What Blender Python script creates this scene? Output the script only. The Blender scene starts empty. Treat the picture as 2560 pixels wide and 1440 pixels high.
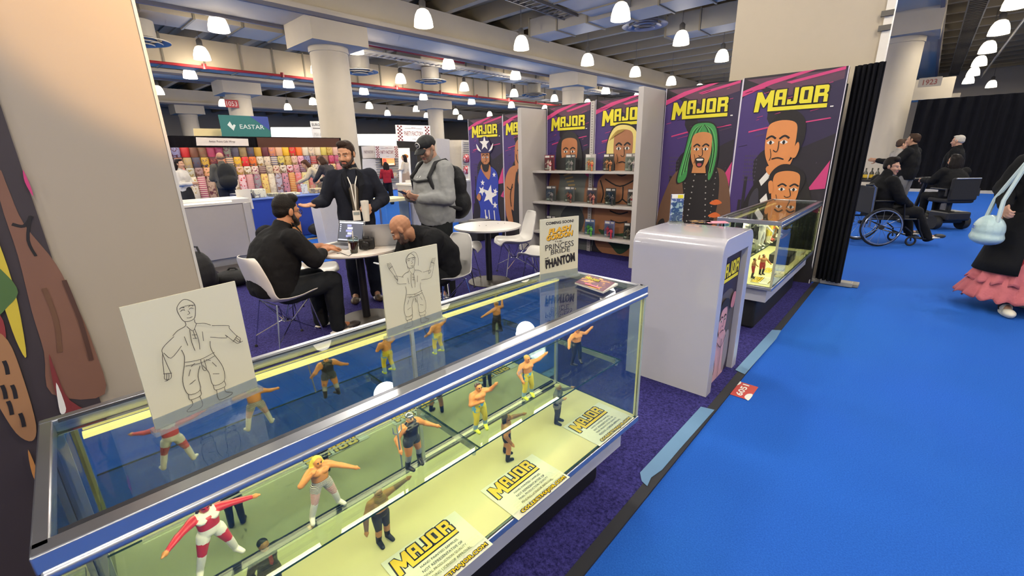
import bpy, bmesh, math, random
import numpy as np
from mathutils import Vector, Matrix, Euler
random.seed(7)
scn = bpy.context.scene
COL = scn.collection
PI = math.pi

# ---------------------------------------------------------------- camera (wide phone lens, 2560x1440 frame)
FPX, CAMH = 1088.1, 1.5
YAW, PITCH, ROLL = math.radians(42.73), math.radians(17.005), math.radians(1.261)
def _axes():
    cy, sy = math.cos(YAW), math.sin(YAW)
    def rot(v):
        x, y, z = v
        c, s = math.cos(PITCH), math.sin(PITCH)
        y, z = y*c - z*s, y*s + z*c
        c, s = math.cos(ROLL), math.sin(ROLL)
        return Vector((x*c + y*s, -x*s + y*c, z))
    return rot((cy, 0, -sy)), rot((sy, 0, cy)), rot((0, -1, 0))
RX, RY, RZ = _axes()
def ray(px, py):
    c = Vector(((px-1280)/FPX, (py-720)/FPX, 1))
    return Vector((c.dot(RX), c.dot(RY), c.dot(RZ)))
def atz(px, py, z):
    r = ray(px, py); t = (z-CAMH)/r.z
    return Vector((r.x*t, r.y*t, z))
def atx(px, py, x):
    r = ray(px, py); t = x/r.x
    return Vector((x, r.y*t, CAMH+r.z*t))
def aty(px, py, y):
    r = ray(px, py); t = y/r.y
    return Vector((r.x*t, y, CAMH+r.z*t))

# ---------------------------------------------------------------- materials
def lin(c):
    return c/12.92 if c <= .04045 else ((c+.055)/1.055)**2.4
def rgb(h):
    h = h.lstrip('#')
    return tuple(lin(int(h[i:i+2], 16)/255) for i in (0, 2, 4))
MATS = {}
def M(col, rough=.55, metal=0., var=.05, scale=14., bump=0., bscale=60., emit=0., spec=.5, name=None, coat=0., emitcol=None):
    key = (col, rough, metal, var, scale, bump, bscale, emit, spec, coat, emitcol)
    if key in MATS: return MATS[key]
    m = bpy.data.materials.new(name or 'paint_'+col.strip('#')); m.use_nodes = True
    nt = m.node_tree; b = nt.nodes['Principled BSDF']
    c = rgb(col)
    tc = nt.nodes.new('ShaderNodeTexCoord')
    nz = nt.nodes.new('ShaderNodeTexNoise'); nz.inputs['Scale'].default_value = scale; nz.inputs['Detail'].default_value = 3
    nt.links.new(tc.outputs['Object'], nz.inputs['Vector'])
    mx = nt.nodes.new('ShaderNodeMix'); mx.data_type = 'RGBA'
    mx.inputs['A'].default_value = tuple(max(0, x*(1-var)) for x in c)+(1,)
    mx.inputs['B'].default_value = tuple(min(1, x*(1+var)) for x in c)+(1,)
    nt.links.new(nz.outputs['Fac'], mx.inputs['Factor'])
    nt.links.new(mx.outputs['Result'], b.inputs['Base Color'])
    b.inputs['Roughness'].default_value = rough; b.inputs['Metallic'].default_value = metal
    b.inputs['Specular IOR Level'].default_value = spec; b.inputs['Coat Weight'].default_value = coat
    if emit:
        b.inputs['Emission Color'].default_value = (rgb(emitcol) if emitcol else c)+(1,); b.inputs['Emission Strength'].default_value = emit
    if bump:
        n2 = nt.nodes.new('ShaderNodeTexNoise'); n2.inputs['Scale'].default_value = bscale; n2.inputs['Detail'].default_value = 4
        nt.links.new(tc.outputs['Object'], n2.inputs['Vector'])
        bp = nt.nodes.new('ShaderNodeBump'); bp.inputs['Strength'].default_value = bump; bp.inputs['Distance'].default_value = .02
        nt.links.new(n2.outputs['Fac'], bp.inputs['Height']); nt.links.new(bp.outputs['Normal'], b.inputs['Normal'])
    MATS[key] = m
    return m
def glass(tint='#eef6f2', refl=1.0, ior=1.5, name='clear_glass'):
    key = ('glass', tint, refl, ior)
    if key in MATS: return MATS[key]
    m = bpy.data.materials.new(name); m.use_nodes = True; nt = m.node_tree
    nt.nodes.remove(nt.nodes['Principled BSDF']); out = nt.nodes['Material Output']
    tr = nt.nodes.new('ShaderNodeBsdfTransparent'); tr.inputs['Color'].default_value = rgb(tint)+(1,)
    gl = nt.nodes.new('ShaderNodeBsdfGlossy'); gl.inputs['Roughness'].default_value = .005
    lw = nt.nodes.new('ShaderNodeLayerWeight'); lw.inputs['Blend'].default_value = .5
    pw = nt.nodes.new('ShaderNodeMath'); pw.operation = 'POWER'; pw.inputs[1].default_value = 4.6
    r0 = ((ior-1)/(ior+1))**2*refl
    mu = nt.nodes.new('ShaderNodeMath'); mu.operation = 'MULTIPLY_ADD'; mu.inputs[1].default_value = 1-r0; mu.inputs[2].default_value = r0
    mx = nt.nodes.new('ShaderNodeMixShader')
    nt.links.new(lw.outputs['Facing'], pw.inputs[0]); nt.links.new(pw.outputs[0], mu.inputs[0]); nt.links.new(mu.outputs[0], mx.inputs[0])
    nt.links.new(tr.outputs[0], mx.inputs[1]); nt.links.new(gl.outputs[0], mx.inputs[2])
    nt.links.new(mx.outputs[0], out.inputs['Surface'])
    MATS[key] = m
    return m
def acrylic():
    m = glass('#e9eef0', 1.3, name='clear_acrylic'); m = m.copy(); nt = m.node_tree; out = nt.nodes['Material Output']; src = out.inputs['Surface'].links[0].from_socket
    df = nt.nodes.new('ShaderNodeBsdfDiffuse'); df.inputs['Color'].default_value = (.75, .78, .78, 1); mx = nt.nodes.new('ShaderNodeMixShader'); mx.inputs[0].default_value = .16
    nt.links.new(src, mx.inputs[1]); nt.links.new(df.outputs[0], mx.inputs[2]); nt.links.new(mx.outputs[0], out.inputs['Surface']); return m
def pattern(base, spots, kind='floral', scale=22.):
    """printed paper: floral spots, stripes or plaid"""
    key = ('pat', base, spots, kind, scale)
    if key in MATS: return MATS[key]
    m = bpy.data.materials.new('printed_paper'); m.use_nodes = True; nt = m.node_tree; b = nt.nodes['Principled BSDF']
    b.inputs['Roughness'].default_value = .45
    tc = nt.nodes.new('ShaderNodeTexCoord'); cr = nt.nodes.new('ShaderNodeValToRGB')
    mp = nt.nodes.new('ShaderNodeMapping'); nt.links.new(tc.outputs['Object'], mp.inputs['Vector'])
    if kind == 'stripe':
        t = nt.nodes.new('ShaderNodeTexWave'); t.bands_direction = 'Z'; t.inputs['Scale'].default_value = scale; o = t.outputs['Fac']
        cr.color_ramp.interpolation = 'CONSTANT'; cr.color_ramp.elements[1].position = .5
    elif kind == 'dots':
        t = nt.nodes.new('ShaderNodeTexVoronoi'); t.inputs['Scale'].default_value = scale; o = t.outputs['Distance']
        cr.color_ramp.interpolation = 'CONSTANT'; cr.color_ramp.elements[1].position = .35
    else:
        t = nt.nodes.new('ShaderNodeTexNoise'); t.inputs['Scale'].default_value = scale; t.inputs['Detail'].default_value = 2; t.inputs['Distortion'].default_value = 1.2; o = t.outputs['Fac']
        cr.color_ramp.interpolation = 'CONSTANT'; cr.color_ramp.elements[1].position = .54
    nt.links.new(mp.outputs[0], t.inputs['Vector'])
    cr.color_ramp.elements[0].color = rgb(base)+(1,) if kind != 'dots' else rgb(spots)+(1,)
    cr.color_ramp.elements[1].color = rgb(spots)+(1,) if kind != 'dots' else rgb(base)+(1,)
    nt.links.new(o, cr.inputs['Fac']); nt.links.new(cr.outputs['Color'], b.inputs['Base Color'])
    MATS[key] = m
    return m
def carpet(c1, c2, scale=90., rough=.95, big=.0):
    m = bpy.data.materials.new('carpet'); m.use_nodes = True; nt = m.node_tree; b = nt.nodes['Principled BSDF']
    tc = nt.nodes.new('ShaderNodeTexCoord')
    n = nt.nodes.new('ShaderNodeTexNoise'); n.inputs['Scale'].default_value = scale; n.inputs['Detail'].default_value = 5; n.inputs['Roughness'].default_value = .7
    cr = nt.nodes.new('ShaderNodeValToRGB'); cr.color_ramp.elements[0].position = .35; cr.color_ramp.elements[1].position = .68
    cr.color_ramp.elements[0].color = rgb(c1)+(1,); cr.color_ramp.elements[1].color = rgb(c2)+(1,)
    n2 = nt.nodes.new('ShaderNodeTexNoise'); n2.inputs['Scale'].default_value = .9; n2.inputs['Detail'].default_value = 2
    mx = nt.nodes.new('ShaderNodeMix'); mx.data_type = 'RGBA'; mx.blend_type = 'MULTIPLY'; mx.inputs['Factor'].default_value = big
    nt.links.new(tc.outputs['Object'], n.inputs['Vector']); nt.links.new(tc.outputs['Object'], n2.inputs['Vector'])
    nt.links.new(n.outputs['Fac'], cr.inputs['Fac']); nt.links.new(cr.outputs['Color'], mx.inputs['A']); nt.links.new(n2.outputs['Color'], mx.inputs['B'])
    nt.links.new(mx.outputs['Result'], b.inputs['Base Color'])
    b.inputs['Roughness'].default_value = rough; b.inputs['Specular IOR Level'].default_value = .15
    bp = nt.nodes.new('ShaderNodeBump'); bp.inputs['Strength'].default_value = .5; bp.inputs['Distance'].default_value = .01
    nt.links.new(n.outputs['Fac'], bp.inputs['Height']); nt.links.new(bp.outputs['Normal'], b.inputs['Normal'])
    return m

# ---------------------------------------------------------------- scene graph helpers
def tag(o, label=None, cat=None, group=None, kind=None):
    if label: o['label'] = label
    if cat: o['category'] = cat
    if group: o['group'] = group
    if kind: o['kind'] = kind
    return o
def thing(name, label, cat, loc=(0, 0, 0), rot=0., group=None):
    o = bpy.data.objects.new(name, None); COL.objects.link(o)
    o.empty_display_size = .1
    o.location = loc; o.rotation_euler = (0, 0, rot)
    return tag(o, label, cat, group)
def kids(o): return [c for c in bpy.data.objects if c.parent == o]
CH = {}
def link(o, parent=None):
    COL.objects.link(o)
    if parent is not None:
        o.parent = parent; CH.setdefault(parent.name, []).append(o)
    return o
def dup(o, loc=None, rot=None, label=None, group=None, parent=None):
    c = o.copy()
    link(c, parent)
    if loc is not None: c.location = loc
    if rot is not None: c.rotation_euler = (0, 0, rot) if not hasattr(rot, '__len__') else rot
    if label: c['label'] = label
    if group: c['group'] = group
    for k in list(CH.get(o.name, [])): dup(k, parent=c)
    return c

class MB:
    """collects shapes; build() links them as one mesh object"""
    def __init__(s): s.v = []; s.f = []; s.m = []; s.mats = []
    def mi(s, mat):
        if mat not in s.mats: s.mats.append(mat)
        return s.mats.index(mat)
    def add(s, vs, fs, mat):
        n = len(s.v); s.v += [tuple(v) for v in vs]; k = s.mi(mat)
        for f in fs: s.f.append(tuple(i+n for i in f)); s.m.append(k)
        return s
    def box(s, c, d, mat, rot=0., tilt=None):
        x, y, z = (a/2 for a in d)
        vs = [Vector((i*x, j*y, k*z)) for i in (-1, 1) for j in (-1, 1) for k in (-1, 1)]
        if tilt is not None: vs = [tilt @ v for v in vs]
        if rot: R = Matrix.Rotation(rot, 3, 'Z'); vs = [R @ v for v in vs]
        vs = [v+Vector(c) for v in vs]
        return s.add(vs, [(0, 1, 3, 2), (4, 6, 7, 5), (0, 4, 5, 1), (2, 3, 7, 6), (0, 2, 6, 4), (1, 5, 7, 3)], mat)
    def b2(s, lo, hi, mat):
        return s.box([(a+b)/2 for a, b in zip(lo, hi)], [abs(b-a) for a, b in zip(lo, hi)], mat)
    def poly(s, pts, mat): return s.add(pts, [tuple(range(len(pts)))], mat)
    def prism(s, pts, off, mat):
        n = len(pts); off = Vector(off); a = [Vector(p) for p in pts]; b = [p+off for p in a]
        return s.add(a+b, [tuple(range(n))[::-1], tuple(range(n, 2*n))]+[(i, (i+1) % n, n+(i+1) % n, n+i) for i in range(n)], mat)
    def tube(s, pts, r, mat, seg=8, cap=True, closed=False):
        pts = [Vector(p) for p in pts]; n = len(pts); vs = []; up = None
        rs = r if hasattr(r, '__len__') else [r]*n
        for i, p in enumerate(pts):
            if closed: d = pts[(i+1) % n]-pts[i-1]
            else: d = pts[min(i+1, n-1)]-pts[max(i-1, 0)]
            d.normalize()
            if up is None: up = Vector((0, 0, 1)) if abs(d.z) < .9 else Vector((1, 0, 0))
            a = d.cross(up).normalized(); b = a.cross(d).normalized(); up = b
            for k in range(seg):
                t = 2*PI*k/seg; vs.append(p+(a*math.cos(t)+b*math.sin(t))*rs[i])
        fs = []
        for i in range(n if closed else n-1):
            j = (i+1) % n
            for k in range(seg): fs.append((i*seg+k, i*seg+(k+1) % seg, j*seg+(k+1) % seg, j*seg+k))
        if cap and not closed: fs += [tuple(range(seg))[::-1], tuple((n-1)*seg+k for k in range(seg))]
        return s.add(vs, fs, mat)
    def lathe(s, prof, c, mat, seg=20, axis='z', cap=True):
        c = Vector(c); vs = []; n = len(prof)
        for r, h in prof:
            for k in range(seg):
                t = 2*PI*k/seg; x, y = r*math.cos(t), r*math.sin(t)
                vs.append(c+Vector({'z': (x, y, h), 'y': (x, h, y), 'x': (h, x, y)}[axis]))
        fs = [(i*seg+k, i*seg+(k+1) % seg, (i+1)*seg+(k+1) % seg, (i+1)*seg+k) for i in range(n-1) for k in range(seg)]
        if cap: fs += [tuple(range(seg))[::-1], tuple((n-1)*seg+k for k in range(seg))]
        return s.add(vs, fs, mat)
    def ball(s, c, r, mat, seg=12):
        rr = r if hasattr(r, '__len__') else (r, r, r); c = Vector(c); vs = []; fs = []; rings = max(4, seg//2)
        for i in range(rings+1):
            th = PI*i/rings
            for k in range(seg):
                t = 2*PI*k/seg; vs.append(c+Vector((rr[0]*math.sin(th)*math.cos(t), rr[1]*math.sin(th)*math.sin(t), rr[2]*math.cos(th))))
        for i in range(rings):
            for k in range(seg): fs.append((i*seg+k, (i+1)*seg+k, (i+1)*seg+(k+1) % seg, i*seg+(k+1) % seg))
        return s.add(vs, fs, mat)
    def grid(s, fn, nu, nv, mat):
        vs = [fn(i/nu, j/nv) for j in range(nv+1) for i in range(nu+1)]; w = nu+1
        return s.add(vs, [(j*w+i, j*w+i+1, (j+1)*w+i+1, (j+1)*w+i) for j in range(nv) for i in range(nu)], mat)
    def xform(s, mtx): s.v = [tuple(mtx @ Vector(v)) for v in s.v]; return s
    def build(s, name, parent=None, smooth=False, world=True, bevel=0., solid=0., subd=0, label=None, angle=40):
        me = bpy.data.meshes.new(name); me.from_pydata(s.v, [], s.f)
        for m in s.mats: me.materials.append(m)
        me.polygons.foreach_set('material_index', s.m); me.validate(); 
        bm = bmesh.new(); bm.from_mesh(me); bmesh.ops.remove_doubles(bm, verts=bm.verts, dist=1e-6); bmesh.ops.recalc_face_normals(bm, faces=bm.faces); bm.to_mesh(me); bm.free()
        o = bpy.data.objects.new(name, me)
        if parent is not None and world:
            bpy.context.view_layer.update()
            p = parent; mt = Matrix.Identity(4)
            while p is not None: mt = p.matrix_basis @ mt; p = p.parent
            me.transform(mt.inverted())
        if parent is None and world and s.v:     # origin at the base centre
            a = np.array(s.v); c = Vector(((a[:, 0].min()+a[:, 0].max())/2, (a[:, 1].min()+a[:, 1].max())/2, a[:, 2].min()))
            me.transform(Matrix.Translation(-c)); o.location = c
        link(o, parent)
        if solid: md = o.modifiers.new('thickness', 'SOLIDIFY'); md.thickness = solid; md.offset = 0
        if bevel: md = o.modifiers.new('bevel', 'BEVEL'); md.width = bevel; md.segments = 2; md.limit_method = 'ANGLE'; md.angle_limit = math.radians(50)
        if subd: md = o.modifiers.new('smooth', 'SUBSURF'); md.levels = subd; md.render_levels = subd
        if smooth:
            me.polygons.foreach_set('use_smooth', [True]*len(me.polygons))
            if not subd: me.set_sharp_from_angle(angle=math.radians(angle))
        if label: o['label'] = label
        return o
def struct(mb, name, **k): return tag(mb.build(name, **k), kind='structure')

# ---------------------------------------------------------------- lettering and flat artwork
def text_polys(body, bold=0., shear=0.):
    cu = bpy.data.curves.new('lettering', 'FONT'); cu.body = body; cu.offset = bold; cu.shear = shear; cu.fill_mode = 'FRONT'; cu.resolution_u = 2
    cu.align_x = 'CENTER'; cu.align_y = 'CENTER'
    o = bpy.data.objects.new('lettering', cu); COL.objects.link(o)
    bpy.context.view_layer.update()
    me = bpy.data.meshes.new_from_object(o.evaluated_get(bpy.context.evaluated_depsgraph_get()))
    vs = [tuple(v.co[:2]) for v in me.vertices]; fs = [tuple(p.vertices) for p in me.polygons]
    bpy.data.objects.remove(o); bpy.data.curves.remove(cu); bpy.data.meshes.remove(me)
    a = np.array(vs); mn, mx = a.min(0), a.max(0)
    return [((x-(mn[0]+mx[0])/2)/(mx[0]-mn[0]), (y-(mn[1]+mx[1])/2)/(mx[1]-mn[1])) for x, y in vs], fs
class Flat:
    """2-D artwork on the plane origin + u*U + v*V, layers stacked along N"""
    def __init__(s, O, U, V, step=.0006):
        s.O, s.U, s.V = Vector(O), Vector(U).normalized(), Vector(V).normalized(); s.N = s.U.cross(s.V); s.mb = MB(); s.step = step; s.k = 0
    def P(s, u, v, k): return s.O+s.U*u+s.V*v+s.N*(s.step*k)
    def lay(s): s.k += 1; return s.k
    def poly(s, pts, mat, k=None):
        k = s.lay() if k is None else k
        s.mb.poly([s.P(u, v, k) for u, v in pts], mat); return s
    def blob(s, pts, mat, n=5, k=None): return s.poly(smooth2(pts, n), mat, k)
    def text(s, body, cu, cv, w, h, mat, bold=0., shear=0., rot=0.):
        k = s.lay(); vs, fs = text_polys(body, bold, shear); c, sn = math.cos(rot), math.sin(rot)
        q = [(x*w, y*h) for x, y in vs]
        s.mb.add([s.P(cu+x*c-y*sn, cv+x*sn+y*c, k) for x, y in q], fs, mat); return s
    def line(s, pts, w, mat, k=None, closed=False, curve=True):
        pts = smooth2(pts, 4, closed) if curve and len(pts) > 2 else list(pts)
        if closed: pts = pts+[pts[0]]
        k = s.lay() if k is None else k
        L, R = [], []
        for i, p in enumerate(pts):
            a = pts[max(i-1, 0)]; b = pts[min(i+1, len(pts)-1)]
            d = math.hypot(b[0]-a[0], b[1]-a[1]) or 1; nx, ny = -(b[1]-a[1])/d*w/2, (b[0]-a[0])/d*w/2
            L.append(s.P(p[0]+nx, p[1]+ny, k)); R.append(s.P(p[0]-nx, p[1]-ny, k))
        n = len(L); s.mb.add(L+R, [(i, n+i, n+i+1, i+1) for i in range(n-1)], mat); return s
    def build(s, name, parent=None, **kw):
        me = s.mb
        o = me.build(name, parent, **kw); return o
def smooth2(pts, n=5, closed=True):
    m = len(pts); out = []
    rng = range(m if closed else m-1)
    for i in rng:
        g = (lambda j: pts[j % m]) if closed else (lambda j: pts[min(max(j, 0), m-1)])
        p0, p1, p2, p3 = g(i-1), g(i), g(i+1), g(i+2)
        for j in range(n):
            t = j/n; t2, t3 = t*t, t*t*t
            out.append(tuple(.5*(2*p1[a]+(p2[a]-p0[a])*t+(2*p0[a]-5*p1[a]+4*p2[a]-p3[a])*t2+(3*p1[a]-p0[a]-3*p2[a]+p3[a])*t3) for a in (0, 1)))
    if not closed: out.append(tuple(pts[-1]))
    return out
# the block-letter booth logo, drawn in a 3.1 x 1 box
_LG = [[(0, 0), (.07, .93), (.27, .93), (.47, .55), (.66, .97), (.83, .97), (.83, .18), (3.1, .18), (3.1, 0), (.62, 0), (.6, .45), (.46, .2), (.4, .2), (.25, .47), (.21, 0)],
       [(.87, .24), (.87, .84), (.93, .98), (1.38, .98), (1.38, .24), (1.2, .24), (1.2, .5), (1.06, .5), (1.06, .24)],
       [(1.42, .24), (1.42, .5), (1.6, .5), (1.6, .4), (1.68, .4), (1.68, 1), (1.88, 1), (1.88, .32), (1.81, .24)],
       [(1.93, .32), (1.93, .93), (2.0, 1), (2.4, 1), (2.47, .93), (2.47, .24), (2.0, .24)],
       [(2.52, .24), (2.52, 1), (3.02, 1), (3.09, .93), (3.09, .7), (3.03, .62), (3.09, .55), (3.09, .24), (2.91, .24), (2.91, .5), (2.72, .5), (2.72, .24)]]
_LH = [[(1.06, .64), (1.06, .82), (1.2, .82), (1.2, .64)], [(2.12, .42), (2.12, .83), (2.28, .83), (2.28, .42)], [(2.72, .66), (2.72, .82), (2.9, .82), (2.9, .66)]]
def logo(F, u, v, w, fill, dark, grow=.05, rot=0.):
    sc = w/3.1; c, sn = math.cos(rot), math.sin(rot)
    T = lambda p: (u+(p[0]*c-p[1]*sn)*sc, v+(p[0]*sn+p[1]*c)*sc)
    k = F.lay()
    for lp in _LG:
        F.line([T(p) for p in lp], grow*2*sc, dark, k, closed=True, curve=False); F.poly([T(p) for p in lp], dark, k)
    k = F.lay()
    for lp in _LG: F.poly([T(p) for p in lp], fill, k)
    k = F.lay()
    for lp in _LH: F.poly([T(p) for p in lp], dark, k)
    for lp in _LG[1:]: F.line([T(p) for p in lp], .03*sc, dark, k, closed=True, curve=False)
# ---------------------------------------------------------------- bodies: overlapping tapered shapes fused into one continuous skin
SEG = 14
def _ring_faces(n, seg):
    return [(i*seg+k, i*seg+(k+1) % seg, (i+1)*seg+(k+1) % seg, (i+1)*seg+k) for i in range(n-1) for k in range(seg)]
class Body:
    def __init__(s): s.v = []; s.f = []; s.pr = []; s.cur = 0
    def _add(s, vs, fs):
        n = len(s.v); s.v += [tuple(v) for v in vs]; s.f += [tuple(i+n for i in f) for f in fs]
    def limb(s, a, b, ra, rb=None, cap=True, z=None):
        rb = ra if rb is None else rb; a, b = Vector(a), Vector(b); d = b-a; L = d.length
        if L < 1e-6: return s
        d = d/L; up = Vector((0, 0, 1)) if abs(d.z) < .9 else Vector((0, 1, 0)); e = d.cross(up).normalized(); g = e.cross(d)
        rows = []
        if cap: rows += [(-math.cos(t)*ra, math.sin(t)*ra) for t in (.25, .7, 1.15)]
        rows += [(0, ra), (L, rb)]
        if cap: rows += [(L+math.cos(t)*rb, math.sin(t)*rb) for t in (1.15, .7, .25)]
        vs = [a+d*h+(e*math.cos(2*PI*k/SEG)+g*math.sin(2*PI*k/SEG))*r for h, r in rows for k in range(SEG)]
        n = len(rows); s._add(vs, _ring_faces(n, SEG)+[tuple(range(SEG))[::-1], tuple((n-1)*SEG+k for k in range(SEG))])
        s.pr.append(('l', np.array(a), np.array(b), ra, rb, s.cur if z is None else z)); return s
    def chain(s, pts, rs, z=None):
        for i in range(len(pts)-1): s.limb(pts[i], pts[i+1], rs[i], rs[i+1], z=z)
        return s
    def ell(s, c, r, fr=None, z=None):
        """ellipsoid: radii along the frame (side, forward, up)"""
        c = Vector(c); X, Y, Z = fr or (Vector((1, 0, 0)), Vector((0, 1, 0)), Vector((0, 0, 1)))
        vs = []; n = 9
        for i in range(n):
            th = PI*(i+.12)/(n-1+.24)
            for k in range(SEG):
                t = 2*PI*k/SEG; vs.append(c+X*(r[0]*math.sin(th)*math.cos(t))+Y*(r[1]*math.sin(th)*math.sin(t))+Z*(r[2]*math.cos(th)))
        s._add(vs, _ring_faces(n, SEG)[::1]+[tuple(range(SEG))[::-1], tuple((n-1)*SEG+k for k in range(SEG))])
        s.pr.append(('e', np.array(c), np.array([X, Y, Z]), np.array(r), None, s.cur if z is None else z)); return s
    def loft(s, secs, z=None):
        """secs: (centre, half width, half depth, side vector, forward vector)"""
        vs = []
        for c, w, d, X, Y in secs:
            for k in range(20):
                t = 2*PI*k/20; ct, st = math.cos(t), math.sin(t)
                q = .82   # slightly squared section
                vs.append(Vector(c)+X*(w*math.copysign(abs(ct)**q, ct))+Y*(d*math.copysign(abs(st)**q, st)))
        n = len(secs)
        s._add(vs, _ring_faces(n, 20)+[tuple(range(20))[::-1], tuple((n-1)*20+k for k in range(20))])
        for i in range(n-1):
            r = lambda q: (q[1]+q[2])/2
            s.pr.append(('l', np.array(secs[i][0]), np.array(secs[i+1][0]), r(secs[i]), r(secs[i+1]), s.cur if z is None else z))
        return s
    def zones(s, P):
        best = np.full(len(P), 1e9); idx = np.zeros(len(P), int)
        for p in s.pr:
            if p[0] == 'l':
                a, b = p[1], p[2]; ab = b-a; t = np.clip(((P-a)@ab)/max(ab@ab, 1e-9), 0, 1)
                d = np.linalg.norm(P-(a+t[:, None]*ab), axis=1)-(p[3]+(p[4]-p[3])*t)
            else:
                q = (P-p[1])@p[2].T/p[3]; d = (np.linalg.norm(q, axis=1)-1)*p[3].min()
            m = d < best; best[m] = d[m]; idx[m] = p[5]
        return idx
    def mesh(s, name, voxel, mats, smooth=2, factor=.5):
        me = bpy.data.meshes.new(name); me.from_pydata(s.v, [], s.f)
        bm = bmesh.new(); bm.from_mesh(me); bmesh.ops.recalc_face_normals(bm, faces=bm.faces); bm.to_mesh(me); bm.free()
        o = bpy.data.objects.new(name, me); COL.objects.link(o)
        r = o.modifiers.new('fuse', 'REMESH'); r.mode = 'VOXEL'; r.voxel_size = voxel; r.use_smooth_shade = True
        if smooth: q = o.modifiers.new('soften', 'SMOOTH'); q.iterations = smooth; q.factor = factor
        out = bpy.data.meshes.new_from_object(o.evaluated_get(bpy.context.evaluated_depsgraph_get()))
        bpy.data.objects.remove(o); bpy.data.meshes.remove(me); out.name = name
        out.materials.clear()
        for m in mats: out.materials.append(m)
        n = len(out.polygons)
        if len(mats) > 1 and n:
            co = np.empty(n*3); out.polygons.foreach_get('center', co)
            out.polygons.foreach_set('material_index', s.zones(co.reshape(-1, 3)).astype(np.int32))
        out.polygons.foreach_set('use_smooth', [True]*n)
        return out
def merge_meshes(name, meshes):
    v, f, m, mats = [], [], [], []
    for me in meshes:
        off = len(v); a = np.empty(len(me.vertices)*3); me.vertices.foreach_get('co', a); v += [tuple(x) for x in a.reshape(-1, 3)]
        loc = []
        for x in me.materials:
            if x not in mats: mats.append(x)
            loc.append(mats.index(x))
        for p in me.polygons: f.append(tuple(i+off for i in p.vertices)); m.append(loc[p.material_index] if loc else 0)
        bpy.data.meshes.remove(me)
    out = bpy.data.meshes.new(name); out.from_pydata(v, [], f)
    for x in mats: out.materials.append(x)
    out.polygons.foreach_set('material_index', m); out.polygons.foreach_set('use_smooth', [True]*len(f))
    return out
_FT = None
def wrinkle(me, strength=.016, size=.11):
    """soft cloth folds"""
    global _FT
    if _FT is None: _FT = bpy.data.textures.new('folds', 'CLOUDS'); _FT.noise_scale = size; _FT.noise_depth = 2
    o = bpy.data.objects.new('t', me); COL.objects.link(o); d = o.modifiers.new('folds', 'DISPLACE'); d.texture = _FT; d.strength = strength; d.mid_level = .5
    out = bpy.data.meshes.new_from_object(o.evaluated_get(bpy.context.evaluated_depsgraph_get())); bpy.data.objects.remove(o); out.polygons.foreach_set('use_smooth', [True]*len(out.polygons)); return out
def mesh_obj(name, me, parent, label=None):
    o = bpy.data.objects.new(name, me); link(o, parent)
    if label: o['label'] = label
    return o

V3 = lambda *a: Vector(a)
def frame(f, u=(0, 0, 1)):
    f = Vector(f).normalized(); u = Vector(u); x = f.cross(u).normalized(); u = x.cross(f).normalized()
    return x, f, u      # right, forward, up
def head_prims(B, hc, fr, k=1., ears=True):
    x, f, u = fr; P = lambda a, b, c: Vector(hc)+(x*a+f*b+u*c)*k
    R = lambda *r: tuple(q*k for q in r)
    B.ell(P(0, -.012, .028), R(.077, .096, .088), fr); B.ell(P(0, .02, -.03), R(.066, .074, .082), fr)
    B.ell(P(0, .036, -.078), R(.05, .05, .036), fr); B.limb(P(-.012, .07, -.104), P(.012, .07, -.104), .017*k)
    B.limb(P(0, .088, .016), P(0, .108, -.03), .008*k, .0145*k); B.limb(P(-.014, .096, -.034), P(.014, .096, -.034), .0095*k)
    for s in (-1, 1):
        B.limb(P(s*.016, .086, .026), P(s*.05, .068, .027), .0095*k, .008*k)
        B.ell(P(s*.036, .062, -.032), R(.027, .025, .026), fr)
        if ears: B.ell(P(s*.08, -.012, -.002), R(.011, .02, .034), fr)
    c = B.cur; B.cur = 1
    B.limb(P(-.019, .088, -.06), P(.019, .088, -.06), .0065*k); B.limb(P(-.015, .088, -.071), P(.015, .088, -.071), .007*k)
    B.cur = c
def eyes(hc, fr, k, mats):
    x, f, u = fr; mb = MB()
    for s in (-1, 1):
        c = Vector(hc)+(x*s*.031+f*.078+u*.004)*k
        mb.ball(c, (.0125*k, .0125*k, .0062*k), mats[0], 10); mb.ball(c+f*.0085*k, (.0062*k, .0062*k, .0056*k), mats[1], 8)
    me = bpy.data.meshes.new('eyes'); me.from_pydata(mb.v, [], mb.f)
    for m in mb.mats: me.materials.append(m)
    me.polygons.foreach_set('material_index', mb.m)
    return me
def hand_prims(B, w, d, n, side, curl=.5, k=1., spread=.0, thumb_in=.4):
    """w wrist, d finger direction, n the way the palm faces, side +1 when the thumb lies along d x n"""
    w, d = Vector(w), Vector(d).normalized(); n = Vector(n); n = (n-d*n.dot(d)).normalized(); t = d.cross(n)*side
    B.ell(w+d*.05*k, (.043*k, .056*k, .017*k), (t, d, n)); B.limb(w-d*.03*k, w+d*.03*k, .027*k, .027*k)
    for i, L in enumerate((.072, .08, .074, .058)):
        p = w+d*(.092-.004*abs(i-1))*k+t*(.03-.02*i)*k; a = 0; dd = (d+t*spread*(1.2-.8*i)).normalized()
        for j, fr_ in enumerate((.45, .31, .26)):
            a += curl*(.55+.25*j)
            q = p+(dd*math.cos(a)+n*math.sin(a))*L*fr_*k; B.limb(p, q, (.0098-.0007*j)*k, (.0091-.0007*j)*k); p = q
    p = w+d*.028*k+t*.034*k; q = p+(d*.55+t*.75+n*thumb_in*.6).normalized()*.042*k; B.limb(p, q, .0125*k, .0108*k)
    B.limb(q, q+(d*.85+t*.2+n*thumb_in).normalized()*.034*k, .0106*k, .0088*k)

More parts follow.
